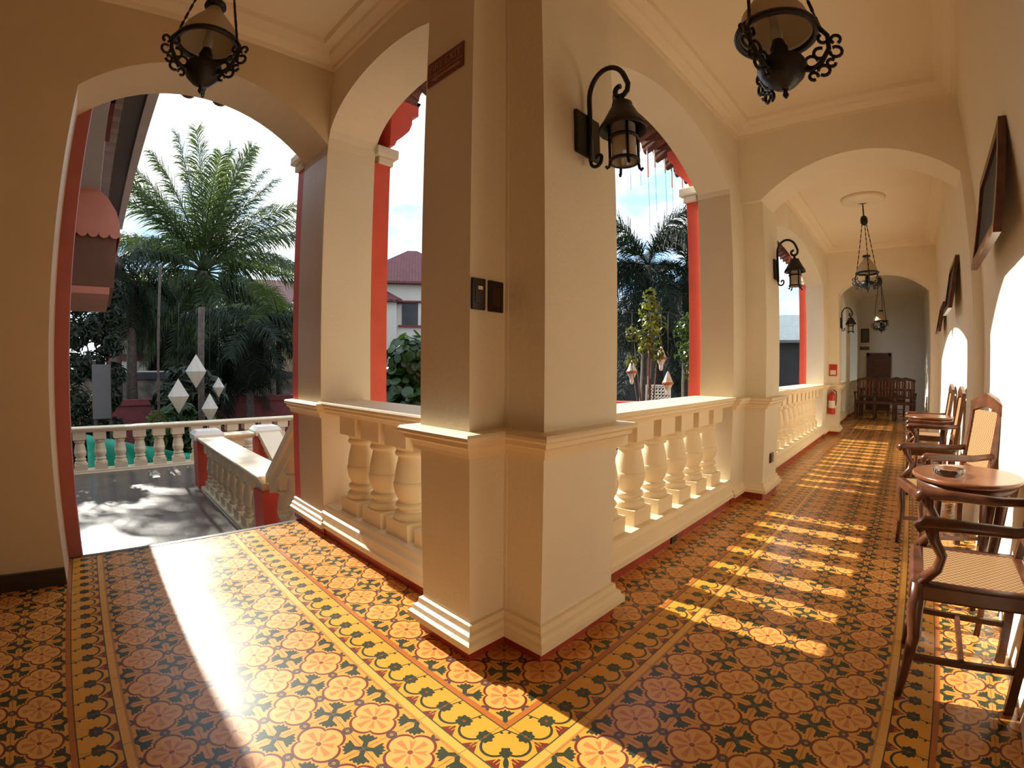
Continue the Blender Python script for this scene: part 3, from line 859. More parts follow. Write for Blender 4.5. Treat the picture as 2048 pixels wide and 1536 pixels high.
# ------------------------------------------------------------------ chairs and tables
def make_chair(label, loc, rz=0.0, group='cane armchairs along the right wall', cane=True):
    """faces -x; seat width along y"""
    t = thing('cane_armchair', label, 'chair', loc, rz, group)
    w, zf = 0.26, 0.545
    for s in (-1, 1):
        f = MB(); f.tube([(-0.232, s * w, 0), (-0.228, s * w, 0.12), (-0.225, s * w, 0.3), (-0.245, s * w, 0.42), (-0.25, s * w, zf)], [0.017, 0.02, 0.03, 0.036, 0.034], 8); f.build('leg', M['wood'], t)
        f = MB(); f.bar((0.275, s * w * 0.92, 0), (0.235, s * w * 0.92, zf), 0.045, 0.045); f.build('leg', M['wood'], t)
        f = MB(); f.tube([(-0.245, s * w, zf), (-0.185, s * w * 1.03, 0.61), (-0.175, s * w * 1.06, 0.67), (-0.215, s * w * 1.08, 0.73), (-0.235, s * w * 1.09, 0.79)], [0.028, 0.024, 0.022, 0.024, 0.03], 8); f.build('arm_post', M['wood'], t)
        f = MB()
        pts = [(-0.29, s * w * 1.09, 0.775), (-0.26, s * w * 1.09, 0.80), (-0.1, s * w * 1.09, 0.80), (0.1, s * w * 1.04, 0.795), (0.27, s * w * 0.95, 0.81)]
        f.tube(pts, [0.028, 0.032, 0.026, 0.024, 0.022], 8); f.build('armrest', M['wood'], t)
        f = MB(); f.bar((0.235, s * w * 0.92, zf - 0.05), (0.322, s * w * 0.92, 1.17), 0.045, 0.04); f.build('back_stile', M['wood'], t)
    f = MB()
    f.box(-0.285, -0.225, -w - 0.02, w + 0.02, zf - 0.075, zf); f.box(0.205, 0.265, -w - 0.01, w + 0.01, zf - 0.075, zf)
    f.box(-0.27, 0.25, -w - 0.025, -w + 0.035, zf - 0.075, zf); f.box(-0.27, 0.25, w - 0.035, w + 0.025, zf - 0.075, zf)
    sf = f.build('seat_frame', M['wood'], t, bevel=0.012)
    f = MB(); f.box(-0.23, 0.215, -w + 0.03, w - 0.03, zf - 0.02, zf - 0.004); f.build('cane_seat' if cane else 'seat', M['cane'] if cane else M['wood'], sf)
    f = MB()
    f.prism([(-w - 0.02, 1.10), (-w * 0.5, 1.135), (0, 1.16), (w * 0.5, 1.135), (w + 0.02, 1.10), (w + 0.02, 1.18), (w * 0.5, 1.225), (0, 1.255), (-w * 0.5, 1.225), (-w - 0.02, 1.18)], 'x', 0.298, 0.338)
    f.build('crest_rail', M['wood'], t)
    f = MB(); f.bar((0.252, -w, 0.66), (0.252, w, 0.66), 0.035, 0.06); f.build('back_rail', M['wood'], t)
    if cane:
        f = MB(); f.rings([[(0.255, -w * 0.86, 0.68), (0.255, w * 0.86, 0.68), (0.267, w * 0.86, 0.68), (0.267, -w * 0.86, 0.68)],
                           [(0.312, -w * 0.86, 1.12), (0.312, w * 0.86, 1.12), (0.324, w * 0.86, 1.12), (0.324, -w * 0.86, 1.12)]], True, True, False); f.build('cane_back', M['cane'], t)
    else:
        for i in range(5):
            q = -w * 0.7 + w * 0.35 * i
            f = MB(); f.bar((0.262, q, 0.68), (0.318, q, 1.12), 0.05, 0.015); f.build('back_splat', M['wood2'], t)
    f = MB()
    for s in (-1, 1): f.bar((-0.235, s * w, 0.2), (0.258, s * w * 0.92, 0.2), 0.022, 0.026)
    f.bar((0.0, -w, 0.2), (0.0, w, 0.2), 0.022, 0.026)
    f.build('stretcher', M['wood'], t)
    return t
def make_table(label, loc, r=0.37, h=0.85, group='round tables along the right wall'):
    t = thing('round_table', label, 'table', loc, 0.0, group)
    f = MB(); f.lathe([(0.0, h - 0.03), (r - 0.012, h - 0.03), (r, h - 0.02), (r, h - 0.006), (r - 0.008, h)], n=40); f.build('tabletop', M['wood2'], t)
    f = MB(); f.lathe([(r - 0.035, h - 0.10), (r - 0.025, h - 0.03)], n=36); f.build('apron', M['wood'], t)
    for k in range(4):
        a = PI / 4 + k * PI / 2
        f = MB(); f.tube([(0.24 * math.cos(a), 0.24 * math.sin(a), 0), (0.22 * math.cos(a), 0.22 * math.sin(a), 0.3), (0.25 * math.cos(a), 0.25 * math.sin(a), h - 0.06)], [0.018, 0.024, 0.034], 8); f.build('leg', M['wood'], t)
    f = MB(); f.bar((-0.16, -0.16, 0.22), (0.16, 0.16, 0.22), 0.025, 0.03); f.bar((-0.16, 0.16, 0.22), (0.16, -0.16, 0.22), 0.025, 0.03); f.build('stretcher', M['wood'], t)
    return t
ch = make_chair('cane armchair at the lower right, nearest the camera', (0.385, 2.57, 0))
dup(ch, (0.345, 4.46, 0), 0.3, label='cane armchair right behind the nearest round table')
dup(ch, (0.345, 6.75, 0), label='cane armchair in the middle of the row, past the cross arch')
dup(ch, (0.345, 8.15, 0), label='cane armchair at the far end of the row by the right wall')
tb = make_table('round brown table with an ashtray on it', (0.385, 3.25, 0), r=0.31)
dup(tb, (0.36, 7.45, 0), label='round table between the two farther armchairs')
t = thing('ashtray', 'small glass ashtray on the nearest round table', 'ashtray', (0.27, 3.17, 0.85))
f = MB(); f.lathe([(0.07, 0.0), (0.082, 0.012), (0.088, 0.035), (0.07, 0.035), (0.062, 0.012), (0.0, 0.01)], n=24); f.build('dish', M['glass'], t)
f = MB(); f.lathe([(0.06, 0.0125), (0.0, 0.016)], n=20, cap=False); f.build('ash', M['darkgrey'], t)
dk = None
for (x, y, rz, lb) in ((-1.05, 16.6, 1.57, 'dark armchair at the far dining table, left of three'), (-0.5, 16.7, 1.57, 'dark armchair at the far dining table, middle of three'),
                       (0.07, 16.7, 1.57, 'dark armchair at the far dining table, right of three'), (-0.2, 18.6, -1.57, 'dark armchair on the far side of the far dining table')):
    if dk is None: dk = make_chair(lb, (x, y - 0.25, 0), rz, 'armchairs in the far dark room', False)
    else: dup(dk, (x, y - 0.25, 0), rz, lb)
t = thing('dining_table', 'long dark table in the far dark room', 'table', (-0.5, 17.6, 0))
f = MB(); f.box(-0.85, 0.85, -0.5, 0.5, 0.84, 0.9); f.build('tabletop', M['wood'], t)
for sx in (-1, 1):
    for sy in (-1, 1):
        f = MB(); f.box(sx * 0.75 - 0.04, sx * 0.75 + 0.04, sy * 0.42 - 0.04, sy * 0.42 + 0.04, 0, 0.84); f.build('leg', M['wood'], t)

# ------------------------------------------------------------------ garden
ZG = -2.6
f = MB(); f.box(-60, XO - 0.2, -40, 60, ZG - 0.2, ZG); struct(f.build('ground', M['ground']))
f = MB(); f.box(XO - 0.2, 30, -40, 60, ZG - 0.2, -0.16); struct(f.build('ground_podium', M['pave']))
f = MB(); f.box(XEO - 0.05, XO, -2.6, YO + 0.12, ZG, -0.16); struct(f.build('wall_podium', M['red']))

def polar(az, D, z=0.0):
    a = math.radians(az)
    return Vector((-D * math.cos(a), D * math.sin(a), z))
def frond_mesh(L, e0, bend, leaflet, n, droop, seed, fwd=0.5, fluff=0.25):
    rnd = random.Random(seed)
    f = MB()
    K = 14
    pts = []; ang = []
    p = Vector((0, 0, 0))
    for i in range(K + 1):
        t = i / K
        a = e0 - bend * t ** 1.3
        pts.append(p.copy()); ang.append(a)
        p = p + Vector((math.cos(a), 0, math.sin(a))) * (L / K)
    f.tube(pts, [max(0.006, 0.035 * (1 - i / K)) * L / 4 for i in range(K + 1)], 5)
    for i in range(n):
        t = 0.12 + 0.88 * (i + 0.5) / n
        k = min(K - 1, int(t * K)); u = t * K - k
        c = pts[k].lerp(pts[k + 1], u)
        d = (pts[k + 1] - pts[k]).normalized()
        ll = leaflet * (0.45 + 0.75 * math.sin(PI * min(1, t * 0.85 + 0.12))) * rnd.uniform(0.85, 1.1)
        for s in (-1, 1):
            q_ = rnd.uniform(-fluff, fluff)
            side = Vector((0, s * math.cos(q_), 0)) + Vector((0, 1, 0)).cross(d) * math.sin(q_) * s
            v0 = (side * 0.85 + d * fwd + Vector((0, 0, rnd.uniform(-0.1, 0.28)))).normalized()
            v1 = (v0 + Vector((0, 0, -droop * rnd.uniform(0.6, 1.3)))).normalized()
            v2 = (v1 + Vector((0, 0, -droop * 1.1))).normalized()
            w = d * ((0.021 * leaflet + 0.004) * rnd.uniform(0.8, 1.2))
            q0 = c; q1 = q0 + v0 * ll * 0.35; q2 = q1 + v1 * ll * 0.35; q3 = q2 + v2 * ll * 0.3
            b = len(f.v)
            f.v += [q0 - w * 0.6, q0 + w * 0.6, q1 - w, q1 + w, q2 - w * 0.8, q2 + w * 0.8, q3]
            f.face((b, b + 1, b + 3, b + 2)); f.face((b + 2, b + 3, b + 5, b + 4)); f.face((b + 4, b + 5, b + 6))
    return f
def palm(name, label, base, top, r, fr, material, group=None, seed=1, fluff=0.35, fwd=0.5):
    """fr: list of (azimuth deg, L, e0 deg, bend deg, leaflet, n, droop)"""
    t = thing(name, label, 'palm tree', base, 0.0, group)
    base, top = Vector(base), Vector(top)
    h = top - base
    n = 12
    f = MB()
    f.tube([(h.x * (i / n) ** 1.2, h.y * (i / n) ** 1.2, h.z * i / n) for i in range(n + 1)], [r * (1.25 - 0.45 * i / n) * (1.06 if i % 2 else 1) for i in range(n + 1)], 12)
    f.build('trunk', M['bark'], t)
    for i, (az, L, e0, bd, lf, nn, dr) in enumerate(fr):
        m = frond_mesh(L, math.radians(e0), math.radians(bd), lf, nn, dr, seed * 100 + i, fwd=fwd, fluff=fluff)
        o = m.build('frond', material, t)
        o.location = h; o.rotation_euler = (random.uniform(-.15, .15), 0, math.radians(az))
    return t
# main coconut palm. az: frond heading, 90 = +y (to the right as seen), -90 = left, 0 = towards the camera
b0 = polar(10.2, 25.0, ZG); t0 = polar(10.4, 25.0, 6.0)
fr = []
_rp = random.Random(11)
for (az, e0, bd, k) in ((80, 86, 10, 1.0), (-100, 80, 14, 1.0), (60, 78, 16, 0.98), (-60, 82, 14, 1.0), (95, 68, 26, 0.94), (-90, 64, 30, 0.94), (75, 56, 40, 0.9), (-70, 54, 42, 0.9), (30, 82, 18, 0.95), (88, 74, 24, 0.95), (-85, 72, 26, 0.95), (100, 62, 34, 0.95), (-95, 60, 36, 0.95), (10, 66, 40, 0.9),
                        (80, 50, 46, 0.92), (-80, 48, 46, 0.92), (60, 38, 52, 0.9), (-110, 36, 50, 0.9), (95, 26, 50, 0.9), (-90, 26, 54, 0.9), (-60, 14, 56, 0.86), (70, 12, 50, 0.9),
                        (100, 2, 42, 0.88), (-100, 2, 52, 0.84), (40, -6, 60, 0.82), (-40, -8, 60, 0.82), (85, -18, 52, 0.84), (-80, -18, 52, 0.84), (15, -24, 56, 0.82), (-15, -28, 52, 0.82),
                        (60, -36, 44, 0.84), (-60, -36, 44, 0.84), (0, -44, 38, 0.82), (35, -50, 32, 0.82), (-35, -50, 32, 0.82), (110, -34, 44, 0.8), (-112, -34, 44, 0.8), (20, -38, 40, 0.85), (-20, -52, 30, 0.8), (75, -30, 48, 0.86), (-70, -30, 48, 0.84), (90, -48, 34, 0.8), (-92, -46, 36, 0.8), (50, -20, 58, 0.86), (-50, -20, 58, 0.86), (45, 24, 70, 0.9), (-45, 26, 72, 0.9), (150, 40, 60, 0.9), (-150, 40, 60, 0.9), (180, 10, 60, 0.85)):
    fr.append((az + _rp.uniform(-8, 8), 6.6 * k * _rp.uniform(0.94, 1.06), e0, bd, 1.12, 140, 0.42 if e0 > 40 else (0.75 if e0 > 0 else 1.1)))
palm('coconut_palm', 'tall coconut palm with drooping fronds in the middle of the left arch', b0, t0, 0.36, fr, M['frond'], fluff=0.55, fwd=0.95)
def simple_fronds(n, L, lf, nn, dr, lo=-30, hi=80, sd=3):
    r = random.Random(sd)
    return [(360 * i / n + r.uniform(-20, 20), L * r.uniform(0.85, 1.1), lo + (hi - lo) * ((i * 0.618) % 1.0), r.uniform(45, 80), lf, nn, dr) for i in range(n)]
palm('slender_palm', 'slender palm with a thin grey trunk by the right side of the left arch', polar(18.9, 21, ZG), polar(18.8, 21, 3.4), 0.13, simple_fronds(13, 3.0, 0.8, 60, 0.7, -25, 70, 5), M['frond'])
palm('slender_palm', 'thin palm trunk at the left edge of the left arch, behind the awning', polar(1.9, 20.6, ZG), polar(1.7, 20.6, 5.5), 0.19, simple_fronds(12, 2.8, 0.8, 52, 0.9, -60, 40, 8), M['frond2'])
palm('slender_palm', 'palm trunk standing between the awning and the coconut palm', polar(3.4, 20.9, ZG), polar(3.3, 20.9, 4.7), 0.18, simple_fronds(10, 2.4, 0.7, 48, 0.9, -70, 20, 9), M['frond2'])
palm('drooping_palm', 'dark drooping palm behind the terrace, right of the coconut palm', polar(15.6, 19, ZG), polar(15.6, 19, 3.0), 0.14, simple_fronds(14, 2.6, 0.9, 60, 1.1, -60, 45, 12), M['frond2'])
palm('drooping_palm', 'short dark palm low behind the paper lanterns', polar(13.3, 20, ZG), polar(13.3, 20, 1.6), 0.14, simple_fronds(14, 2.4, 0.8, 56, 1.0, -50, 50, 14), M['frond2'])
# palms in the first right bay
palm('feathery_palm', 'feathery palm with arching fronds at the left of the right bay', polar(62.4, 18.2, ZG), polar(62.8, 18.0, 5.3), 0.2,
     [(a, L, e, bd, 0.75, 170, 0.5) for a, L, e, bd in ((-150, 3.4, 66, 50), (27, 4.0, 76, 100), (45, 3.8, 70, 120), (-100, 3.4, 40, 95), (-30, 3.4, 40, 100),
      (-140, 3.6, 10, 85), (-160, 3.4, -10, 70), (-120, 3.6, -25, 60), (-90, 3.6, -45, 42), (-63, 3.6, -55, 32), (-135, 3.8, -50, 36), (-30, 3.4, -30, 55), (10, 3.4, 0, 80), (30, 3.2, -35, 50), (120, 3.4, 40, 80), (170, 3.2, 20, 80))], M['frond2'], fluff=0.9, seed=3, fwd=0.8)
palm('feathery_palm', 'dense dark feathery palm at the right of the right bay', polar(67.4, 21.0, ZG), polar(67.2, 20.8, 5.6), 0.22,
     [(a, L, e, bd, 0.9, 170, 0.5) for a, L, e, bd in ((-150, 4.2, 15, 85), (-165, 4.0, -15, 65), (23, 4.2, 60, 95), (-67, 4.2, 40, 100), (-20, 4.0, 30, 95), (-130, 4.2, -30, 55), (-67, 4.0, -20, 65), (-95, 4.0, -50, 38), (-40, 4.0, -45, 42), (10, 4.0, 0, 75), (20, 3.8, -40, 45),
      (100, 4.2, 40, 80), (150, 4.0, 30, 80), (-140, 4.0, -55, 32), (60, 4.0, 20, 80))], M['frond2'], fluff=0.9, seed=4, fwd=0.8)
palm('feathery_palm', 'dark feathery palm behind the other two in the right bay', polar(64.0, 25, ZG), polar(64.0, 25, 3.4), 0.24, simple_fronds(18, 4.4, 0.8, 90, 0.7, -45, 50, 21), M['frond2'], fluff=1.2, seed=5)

def leafy_tree(name, label, base, h, crown, n, size, material, trunk_r=0.1, cat='tree', seed=2, round_=False):
    """crown: list of (dx, dy, dz, radius) blobs"""
    r = random.Random(seed)
    t = thing(name, label, cat, base)
    f = MB(); f.tube([(0, 0, 0), (0.05, 0.03, h * 0.5), (0, 0, h)], [trunk_r * 1.3, trunk_r, trunk_r * 0.6], 9)
    for (dx, dy, dz, rad) in crown: f.tube([(0.02, 0.01, h * 0.6), (dx * 0.5, dy * 0.5, (h * 0.6 + dz) / 2 + 0.1), (dx, dy, dz)], [trunk_r * 0.5, trunk_r * 0.35, trunk_r * 0.12], 6)
    f.build('trunk', M['bark'], t)
    f = MB()
    tot = sum(c[3] ** 2 for c in crown)
    for (dx, dy, dz, rad) in crown:
        for i in range(int(n * rad * rad / tot)):
            v = Vector((r.gauss(0, 1), r.gauss(0, 1), r.gauss(0, 1))).normalized()
            c = Vector((dx, dy, dz)) + v * rad * r.uniform(0.55, 1.05)
            nrm = (v + Vector((r.uniform(-.6, .6), r.uniform(-.6, .6), r.uniform(-.2, .9)))).normalized()
            a = nrm.orthogonal().normalized(); a = Matrix.Rotation(r.uniform(0, 6.28), 3, nrm) @ a
            b_ = nrm.cross(a); s = size * r.uniform(0.7, 1.25)
            k = len(f.v)
            if round_:
                f.v += [c + (a * math.cos(q) + b_ * math.sin(q)) * s * 0.55 - nrm * 0.0 for q in [2 * PI * j / 8 for j in range(8)]]
                f.face(range(k, k + 8))
            else:
                f.v += [c - a * s * 0.6, c + b_ * s * 0.22 + nrm * 0.02, c + a * s * 0.6 - nrm * s * 0.1, c - b_ * s * 0.22 + nrm * 0.02]
                f.face((k, k + 1, k + 2, k + 3))
    f.build('crown', material, t)
    return t
leafy_tree('leafy_tree', 'round leaved green tree seen through the narrow left bay', polar(34.2, 13.5, ZG), 3.6,
           [(0, 0, 4.3, 0.7), (0.5, 0.7, 3.5, 0.75), (-0.2, -0.4, 3.3, 0.7), (0.3, 0.9, 4.6, 0.6), (-0.4, 0.2, 2.9, 0.75), (0.6, -0.3, 2.8, 0.7), (0.5, 1.2, 5.0, 0.5)], 1500, 0.26, M['leaf'], 0.1, seed=4, round_=True)
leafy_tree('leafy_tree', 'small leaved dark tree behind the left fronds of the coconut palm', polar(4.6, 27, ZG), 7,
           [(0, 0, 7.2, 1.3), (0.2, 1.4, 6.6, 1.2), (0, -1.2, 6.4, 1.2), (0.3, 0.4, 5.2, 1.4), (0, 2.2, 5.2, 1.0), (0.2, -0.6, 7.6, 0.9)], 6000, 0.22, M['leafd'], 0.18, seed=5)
leafy_tree('leafy_tree', 'young tree with yellow green leaves in front of the feathery palms', polar(62.9, 7.4, ZG), 3.9,
           [(0, 0, 4.95, 0.16), (0.03, 0.05, 4.7, 0.2), (-0.06, 0.06, 4.45, 0.2), (-0.22, -0.1, 4.55, 0.14), (0.1, 0.08, 4.25, 0.13), (-0.25, -0.12, 4.15, 0.1), (0.02, 0.0, 5.15, 0.1)], 300, 0.11, M['leafy'], 0.035, seed=6)
leafy_tree('leafy_tree', 'thin bushy tree at the right edge of the right bay', polar(67.6, 8.2, ZG), 3.2,
           [(0, 0, 4.3, 0.25), (0.05, 0.12, 4.0, 0.22), (0, -0.05, 4.7, 0.25)], 380, 0.11, M['leaf'], 0.04, seed=16)
leafy_tree('shrub', 'low green shrub behind the terrace balustrade', polar(8.0, 14.5, ZG), 2.2, [(0, 0, 2.55, 0.55), (0.1, 0.6, 2.3, 0.5), (0, -0.6, 2.2, 0.5), (0.1, 0.2, 2.0, 0.6)], 1100, 0.3, M['leaf'], 0.05, cat='shrub', seed=7)
leafy_tree('shrub', 'yellow flowering shrub at the left of the terrace balustrade', polar(5.6, 13.5, ZG), 2.3, [(0, 0, 2.72, 0.22), (0.0, 0.2, 2.5, 0.2)], 190, 0.13, M['leafy'], 0.03, cat='shrub', seed=8)
leafy_tree('shrub', 'spiky shrub under the hanging diamond lanterns', polar(9.0, 16, ZG), 3.2, [(0, 0, 3.5, 0.7), (0.1, 0.5, 3.2, 0.6), (0, -0.5, 3.0, 0.5)], 1000, 0.4, M['leafd'], 0.06, cat='shrub', seed=9)

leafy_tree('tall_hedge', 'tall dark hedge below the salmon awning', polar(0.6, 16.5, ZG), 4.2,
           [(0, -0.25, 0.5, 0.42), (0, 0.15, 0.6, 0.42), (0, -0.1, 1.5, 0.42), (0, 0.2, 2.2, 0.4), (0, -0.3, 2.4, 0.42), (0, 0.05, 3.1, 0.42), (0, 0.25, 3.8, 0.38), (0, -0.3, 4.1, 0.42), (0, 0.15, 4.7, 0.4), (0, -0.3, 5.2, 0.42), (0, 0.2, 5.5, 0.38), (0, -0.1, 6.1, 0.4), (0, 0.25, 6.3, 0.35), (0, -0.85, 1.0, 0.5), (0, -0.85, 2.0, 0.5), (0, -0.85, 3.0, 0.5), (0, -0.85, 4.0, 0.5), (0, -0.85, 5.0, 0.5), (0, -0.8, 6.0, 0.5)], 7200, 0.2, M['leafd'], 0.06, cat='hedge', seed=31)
t = thing('shaded_wall_board', 'dark toned board standing in for a shaded pale wall under the awning', 'board', polar(0.6, 14.6, ZG), 0)
f = MB(); f.box(0, 0.06, -0.30, 0.16, 2.7, 4.1); f.build('panel', M['slate'], t)  # slate tone carries the shade lying on a pale wall
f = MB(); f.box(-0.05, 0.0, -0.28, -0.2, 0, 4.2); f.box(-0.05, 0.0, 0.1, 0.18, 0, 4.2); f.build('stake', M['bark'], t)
# garden walls and neighbouring buildings
f = MB(); f.box(-22.4, -22.0, -6, 24, ZG, 0.95); struct(f.build('wall_garden', M['stone']))
f = MB(); f.box(-22.5, -21.9, -6, 24, 0.95, 1.24); struct(f.build('wall_garden_band', M['darkgrey']))
f = MB(); f.box(-22.5, -21.9, -6, 5.4, 1.24, 1.29); struct(f.build('wall_garden_coping', M['white']))
f = MB(); f.box(-19.2, -18.9, -6, 12, ZG, 0.32); f.box(-19.25, -18.85, -6, 12, 0.12, 0.2); struct(f.build('wall_planter', M['maroonw']))  # red wall; the maroon tone holds its shade
f = MB(); b_ = []
rr_ = random.Random(3)
nx, ny = 14, 6
for j in range(ny + 1):
    for i in range(nx + 1):
        f.v.append((-13.4 + 0.10 * math.sin(i * 1.3 + j), -0.3 + 2.6 * i / nx, ZG + 1.3 + 1.15 * j / ny - 0.7 * (i / nx) * (j / ny)))
for j in range(ny):
    for i in range(nx):
        k = j * (nx + 1) + i; f.face((k, k + 1, k + nx + 2, k + nx + 1), True)
o = f.build('tarpaulin', M['teal']); md = o.modifiers.new('thick', 'SOLIDIFY'); md.thickness = 0.01
tag(o, 'teal tarpaulin glimpsed through the far terrace balusters', 'tarpaulin')

def building(label, loc, rz, w, d, h, wallm, roofm=None, over=0.3, rise=1.2, windows=(), bandm=None, bands=(), hip=True, name='building'):
    """front faces local +x, width along y"""
    t = thing(name, label, 'building', loc, rz)
    f = MB(); f.box(-d, 0, -w / 2, w / 2, 0, h); f.build('wall', wallm, t)
    if roofm:
        f = MB()
        a, b = over, over
        f.v += [(a, -w / 2 - a, h - 0.12), (a, w / 2 + a, h - 0.12), (-d - a, w / 2 + a, h - 0.12), (-d - a, -w / 2 - a, h - 0.12), (a, -w / 2 - a, h), (a, w / 2 + a, h), (-d - a, w / 2 + a, h), (-d - a, -w / 2 - a, h)]
        rx = d * 0.5
        f.v += [(-rx, -w / 2 + (rx if hip else -a), h + rise), (-rx, w / 2 - (rx if hip else -a), h + rise)]
        for q in ((0, 1, 2, 3), (0, 1, 5, 4), (1, 2, 6, 5), (2, 3, 7, 6), (3, 0, 4, 7), (4, 5, 9, 8), (6, 7, 8, 9), (5, 6, 9), (7, 4, 8)): f.face(q)
        f.build('roof', roofm, t)
    for (y, z, ww, hh) in windows:
        f = MB(); f.box(0, 0.06, y - ww / 2, y + ww / 2, z - hh / 2, z + hh / 2); wd = f.build('window', M['darkgrey'], t)
        f = MB(); f.box(0, 0.16, y - ww / 2 - 0.2, y + ww / 2 + 0.2, z + hh / 2, z + hh / 2 + 0.1); f.build('lintel', bandm or M['maroonw'], wd); f = MB(); f.box(0, 0.16, y - ww / 2 - 0.2, y + ww / 2 + 0.2, z - hh / 2 - 0.1, z - hh / 2); f.build('sill', bandm or M['maroonw'], wd)
    for (z0, z1) in bands:
        f = MB(); f.box(0, 0.1, -w / 2, w / 2, z0, z1); f.build('band', bandm or M['maroonw'], t)
    return t
# white house with maroon roof in the narrow left bay
p = polar(34.2, 27, ZG); building('white house with a maroon tiled roof in the narrow left bay', p, math.radians(-34), 6.6, 6, 8.9, M['offwhite'], M['roofm'], 0.5, 2.6, windows=((-0.1, 7.1, 0.9, 1.3),))
p = polar(28.9, 26.4, ZG); building('lower maroon roofed wing left of the white house', p, math.radians(-32), 3.2, 3.0, 7.8, M['offwhite'], M['roofm'], 0.3, 1.2)
p = polar(20.4, 30, ZG); building('cream house with a brown roof at the right edge of the left arch', p, math.radians(-20), 4.6, 6, 7.6, M['creamw'], M['roofm'], 0.7, 2.2, hip=False)
p = polar(14.6, 33, ZG); building('pale house wall behind the palms right of the coconut palm', p, math.radians(-16), 5.5, 4, 7.4, M['offwhite'])
p = polar(7.2, 27, ZG); bd = building('dark grey building behind the coconut palm trunk', p, math.radians(-7), 4.6, 5, 8.0, M['darkgrey'])
p = polar(2.9, 23.6, ZG); building('white building with maroon window bands at the left', p, math.radians(-3), 1.7, 2.5, 6.4, M['offwhite'], None, windows=((-0.45, 4.9, 0.5, 0.6), (0.4, 4.9, 0.5, 0.6)), bands=((4.3, 4.5), (5.35, 5.6)))
def aircon(label, p):
    t = thing('air_conditioner', label, 'air conditioner', p, math.radians(-7), 'air conditioners on the dark building')
    f = MB(); f.box(0, 0.32, -0.42, 0.42, -0.3, 0.3); f.build('casing', M['grey'], t, bevel=0.02)
    f = MB(); f.prism([(0.22 * math.cos(2 * PI * i / 20) - 0.08, 0.22 * math.sin(2 * PI * i / 20)) for i in range(20)], 'x', 0.315, 0.33); f.build('fan_grille', M['black'], t)
aircon('upper air conditioner on the dark grey building', polar(7.1, 26.7, 3.1))
aircon('lower air conditioner on the dark grey building', polar(7.0, 26.7, 1.95))
# right bay
p = polar(60.0, 29, ZG); building('slate grey building behind the palms of the right bay', p, math.radians(-60), 11, 4, 6.6, M['slate'])
p = polar(68.0, 31, ZG); building('pale grey house behind the dense palm of the right bay', p, math.radians(-68), 7, 4, 9.0, M['grey'])
t = thing('lattice_screen', 'pale pierced lattice screen beyond the right bay', 'screen', polar(64.0, 15.5, 0.62), math.radians(-64))
f = MB()
for i in range(7):
    for j in range(5):
        f.tube([(0, -0.42 + 0.14 * i + 0.045 * math.cos(2 * PI * k / 8), -0.3 + 0.15 * j + 0.045 * math.sin(2 * PI * k / 8)) for k in range(9)], 0.022, 5, False)
f.box(-0.02, 0.02, -0.55, 0.55, -0.42, -0.37); f.box(-0.02, 0.02, -0.55, 0.55, 0.37, 0.42); f.box(-0.02, 0.02, -0.55, -0.5, -0.42, 0.42); f.box(-0.02, 0.02, 0.5, 0.55, -0.42, 0.42)
f.v = [(q[0], q[1] * 0.72, q[2] * 0.72) for q in f.v]; f.build('lattice', M['white'], t)
f = MB(); f.box(-0.03, 0.03, -0.40, -0.34, ZG - 0.62, -0.30); f.box(-0.03, 0.03, 0.34, 0.40, ZG - 0.62, -0.30); f.build('post', M['white'], t)
t = thing('garden_rail', 'red garden rail low behind the sunlit balustrade', 'railing', polar(60.4, 8.6, ZG), math.radians(-58))
f = MB(); f.box(-0.12, 0.12, -1.2, 0.65, 3.33, 3.43); f.build('top_rail', M['red'], t)
for i in range(5):
    f = MB(); f.box(-0.04, 0.04, -1.15 + 0.42 * i, -1.07 + 0.42 * i, 0, 3.33); f.build('post', M['red'], t)
# middle bay
p = polar(79.0, 24, ZG); building('dark building with a grey metal roof in the middle bay', p, math.radians(-76), 7, 6, 5.4, M['darkgrey'], M['metalroof'], 0.4, 1.5)
p = polar(78.0, 19, ZG); building('low dark garden shed in the middle bay', p, math.radians(-79), 3, 1, 3.4, M['black'], name='garden_shed')

# south wing beside the terrace: eave, awning
t = thing('neighbour_wing', 'grey upper storey with projecting eave along the left of the arch', 'building', (-7.8, -0.1, ZG))
f = MB(); f.box(-3.4, 3.35, -2.2, 0, 6.55, 7.2); f.build('upper_wall', M['greyl'], t)
f = MB(); f.prism([(-2.3, 6.9), (0.46, 6.93), (0.46, 7.06), (-2.3, 8.2)], 'x', -3.6, 3.4); f.build('eave', M['slate'], t)
for i in range(22):
    f = MB(); f.box(-3.4 + 0.31 * i, -3.28 + 0.31 * i, 0.0, 0.13, 6.70, 6.93); f.build('bracket', M['grey'], t)
f = MB(); f.box(-3.6, 3.4, 0.36, 0.47, 6.86, 6.95); f.build('gutter', M['greyl'], t)
f = MB(); f.box(-3.4, 3.3, -2.1, -0.56, 0, 6.55); f.build('lower_wall', M['darkgrey'], t)
f = MB(); f.box(0.6, 1.6, -0.57, -0.50, 2.9, 4.2); f.build('pale_panel', M['offwhite'], t)
f = MB(); f.box(1.6, 2.3, -0.02, 0.05, 6.56, 6.9); f.build('shutter', M['maroonw'], t)
t = thing('awning', 'salmon rounded awning with scalloped edge at the left of the arch', 'awning', (-9.3, -0.66, 2.5))
f = MB()
prof = [(0.0, 1.62), (0.32, 1.58), (0.52, 1.48), (0.70, 1.33), (0.82, 1.16), (0.88, 1.0), (0.90, 0.82)]
R_ = [[(x, y, z) for (y, z) in prof] for x in (-1.3, -0.65, 0.0, 0.65, 1.3)]
f.rings(R_, False, False, True)
f.prism([(0.0, 0.82)] + prof[::-1], 'x', 1.29, 1.30)
f.prism([(0.0, 0.82)] + prof[::-1], 'x', -1.30, -1.29)
f.build('canopy', M['salmon'], t)
f = MB()
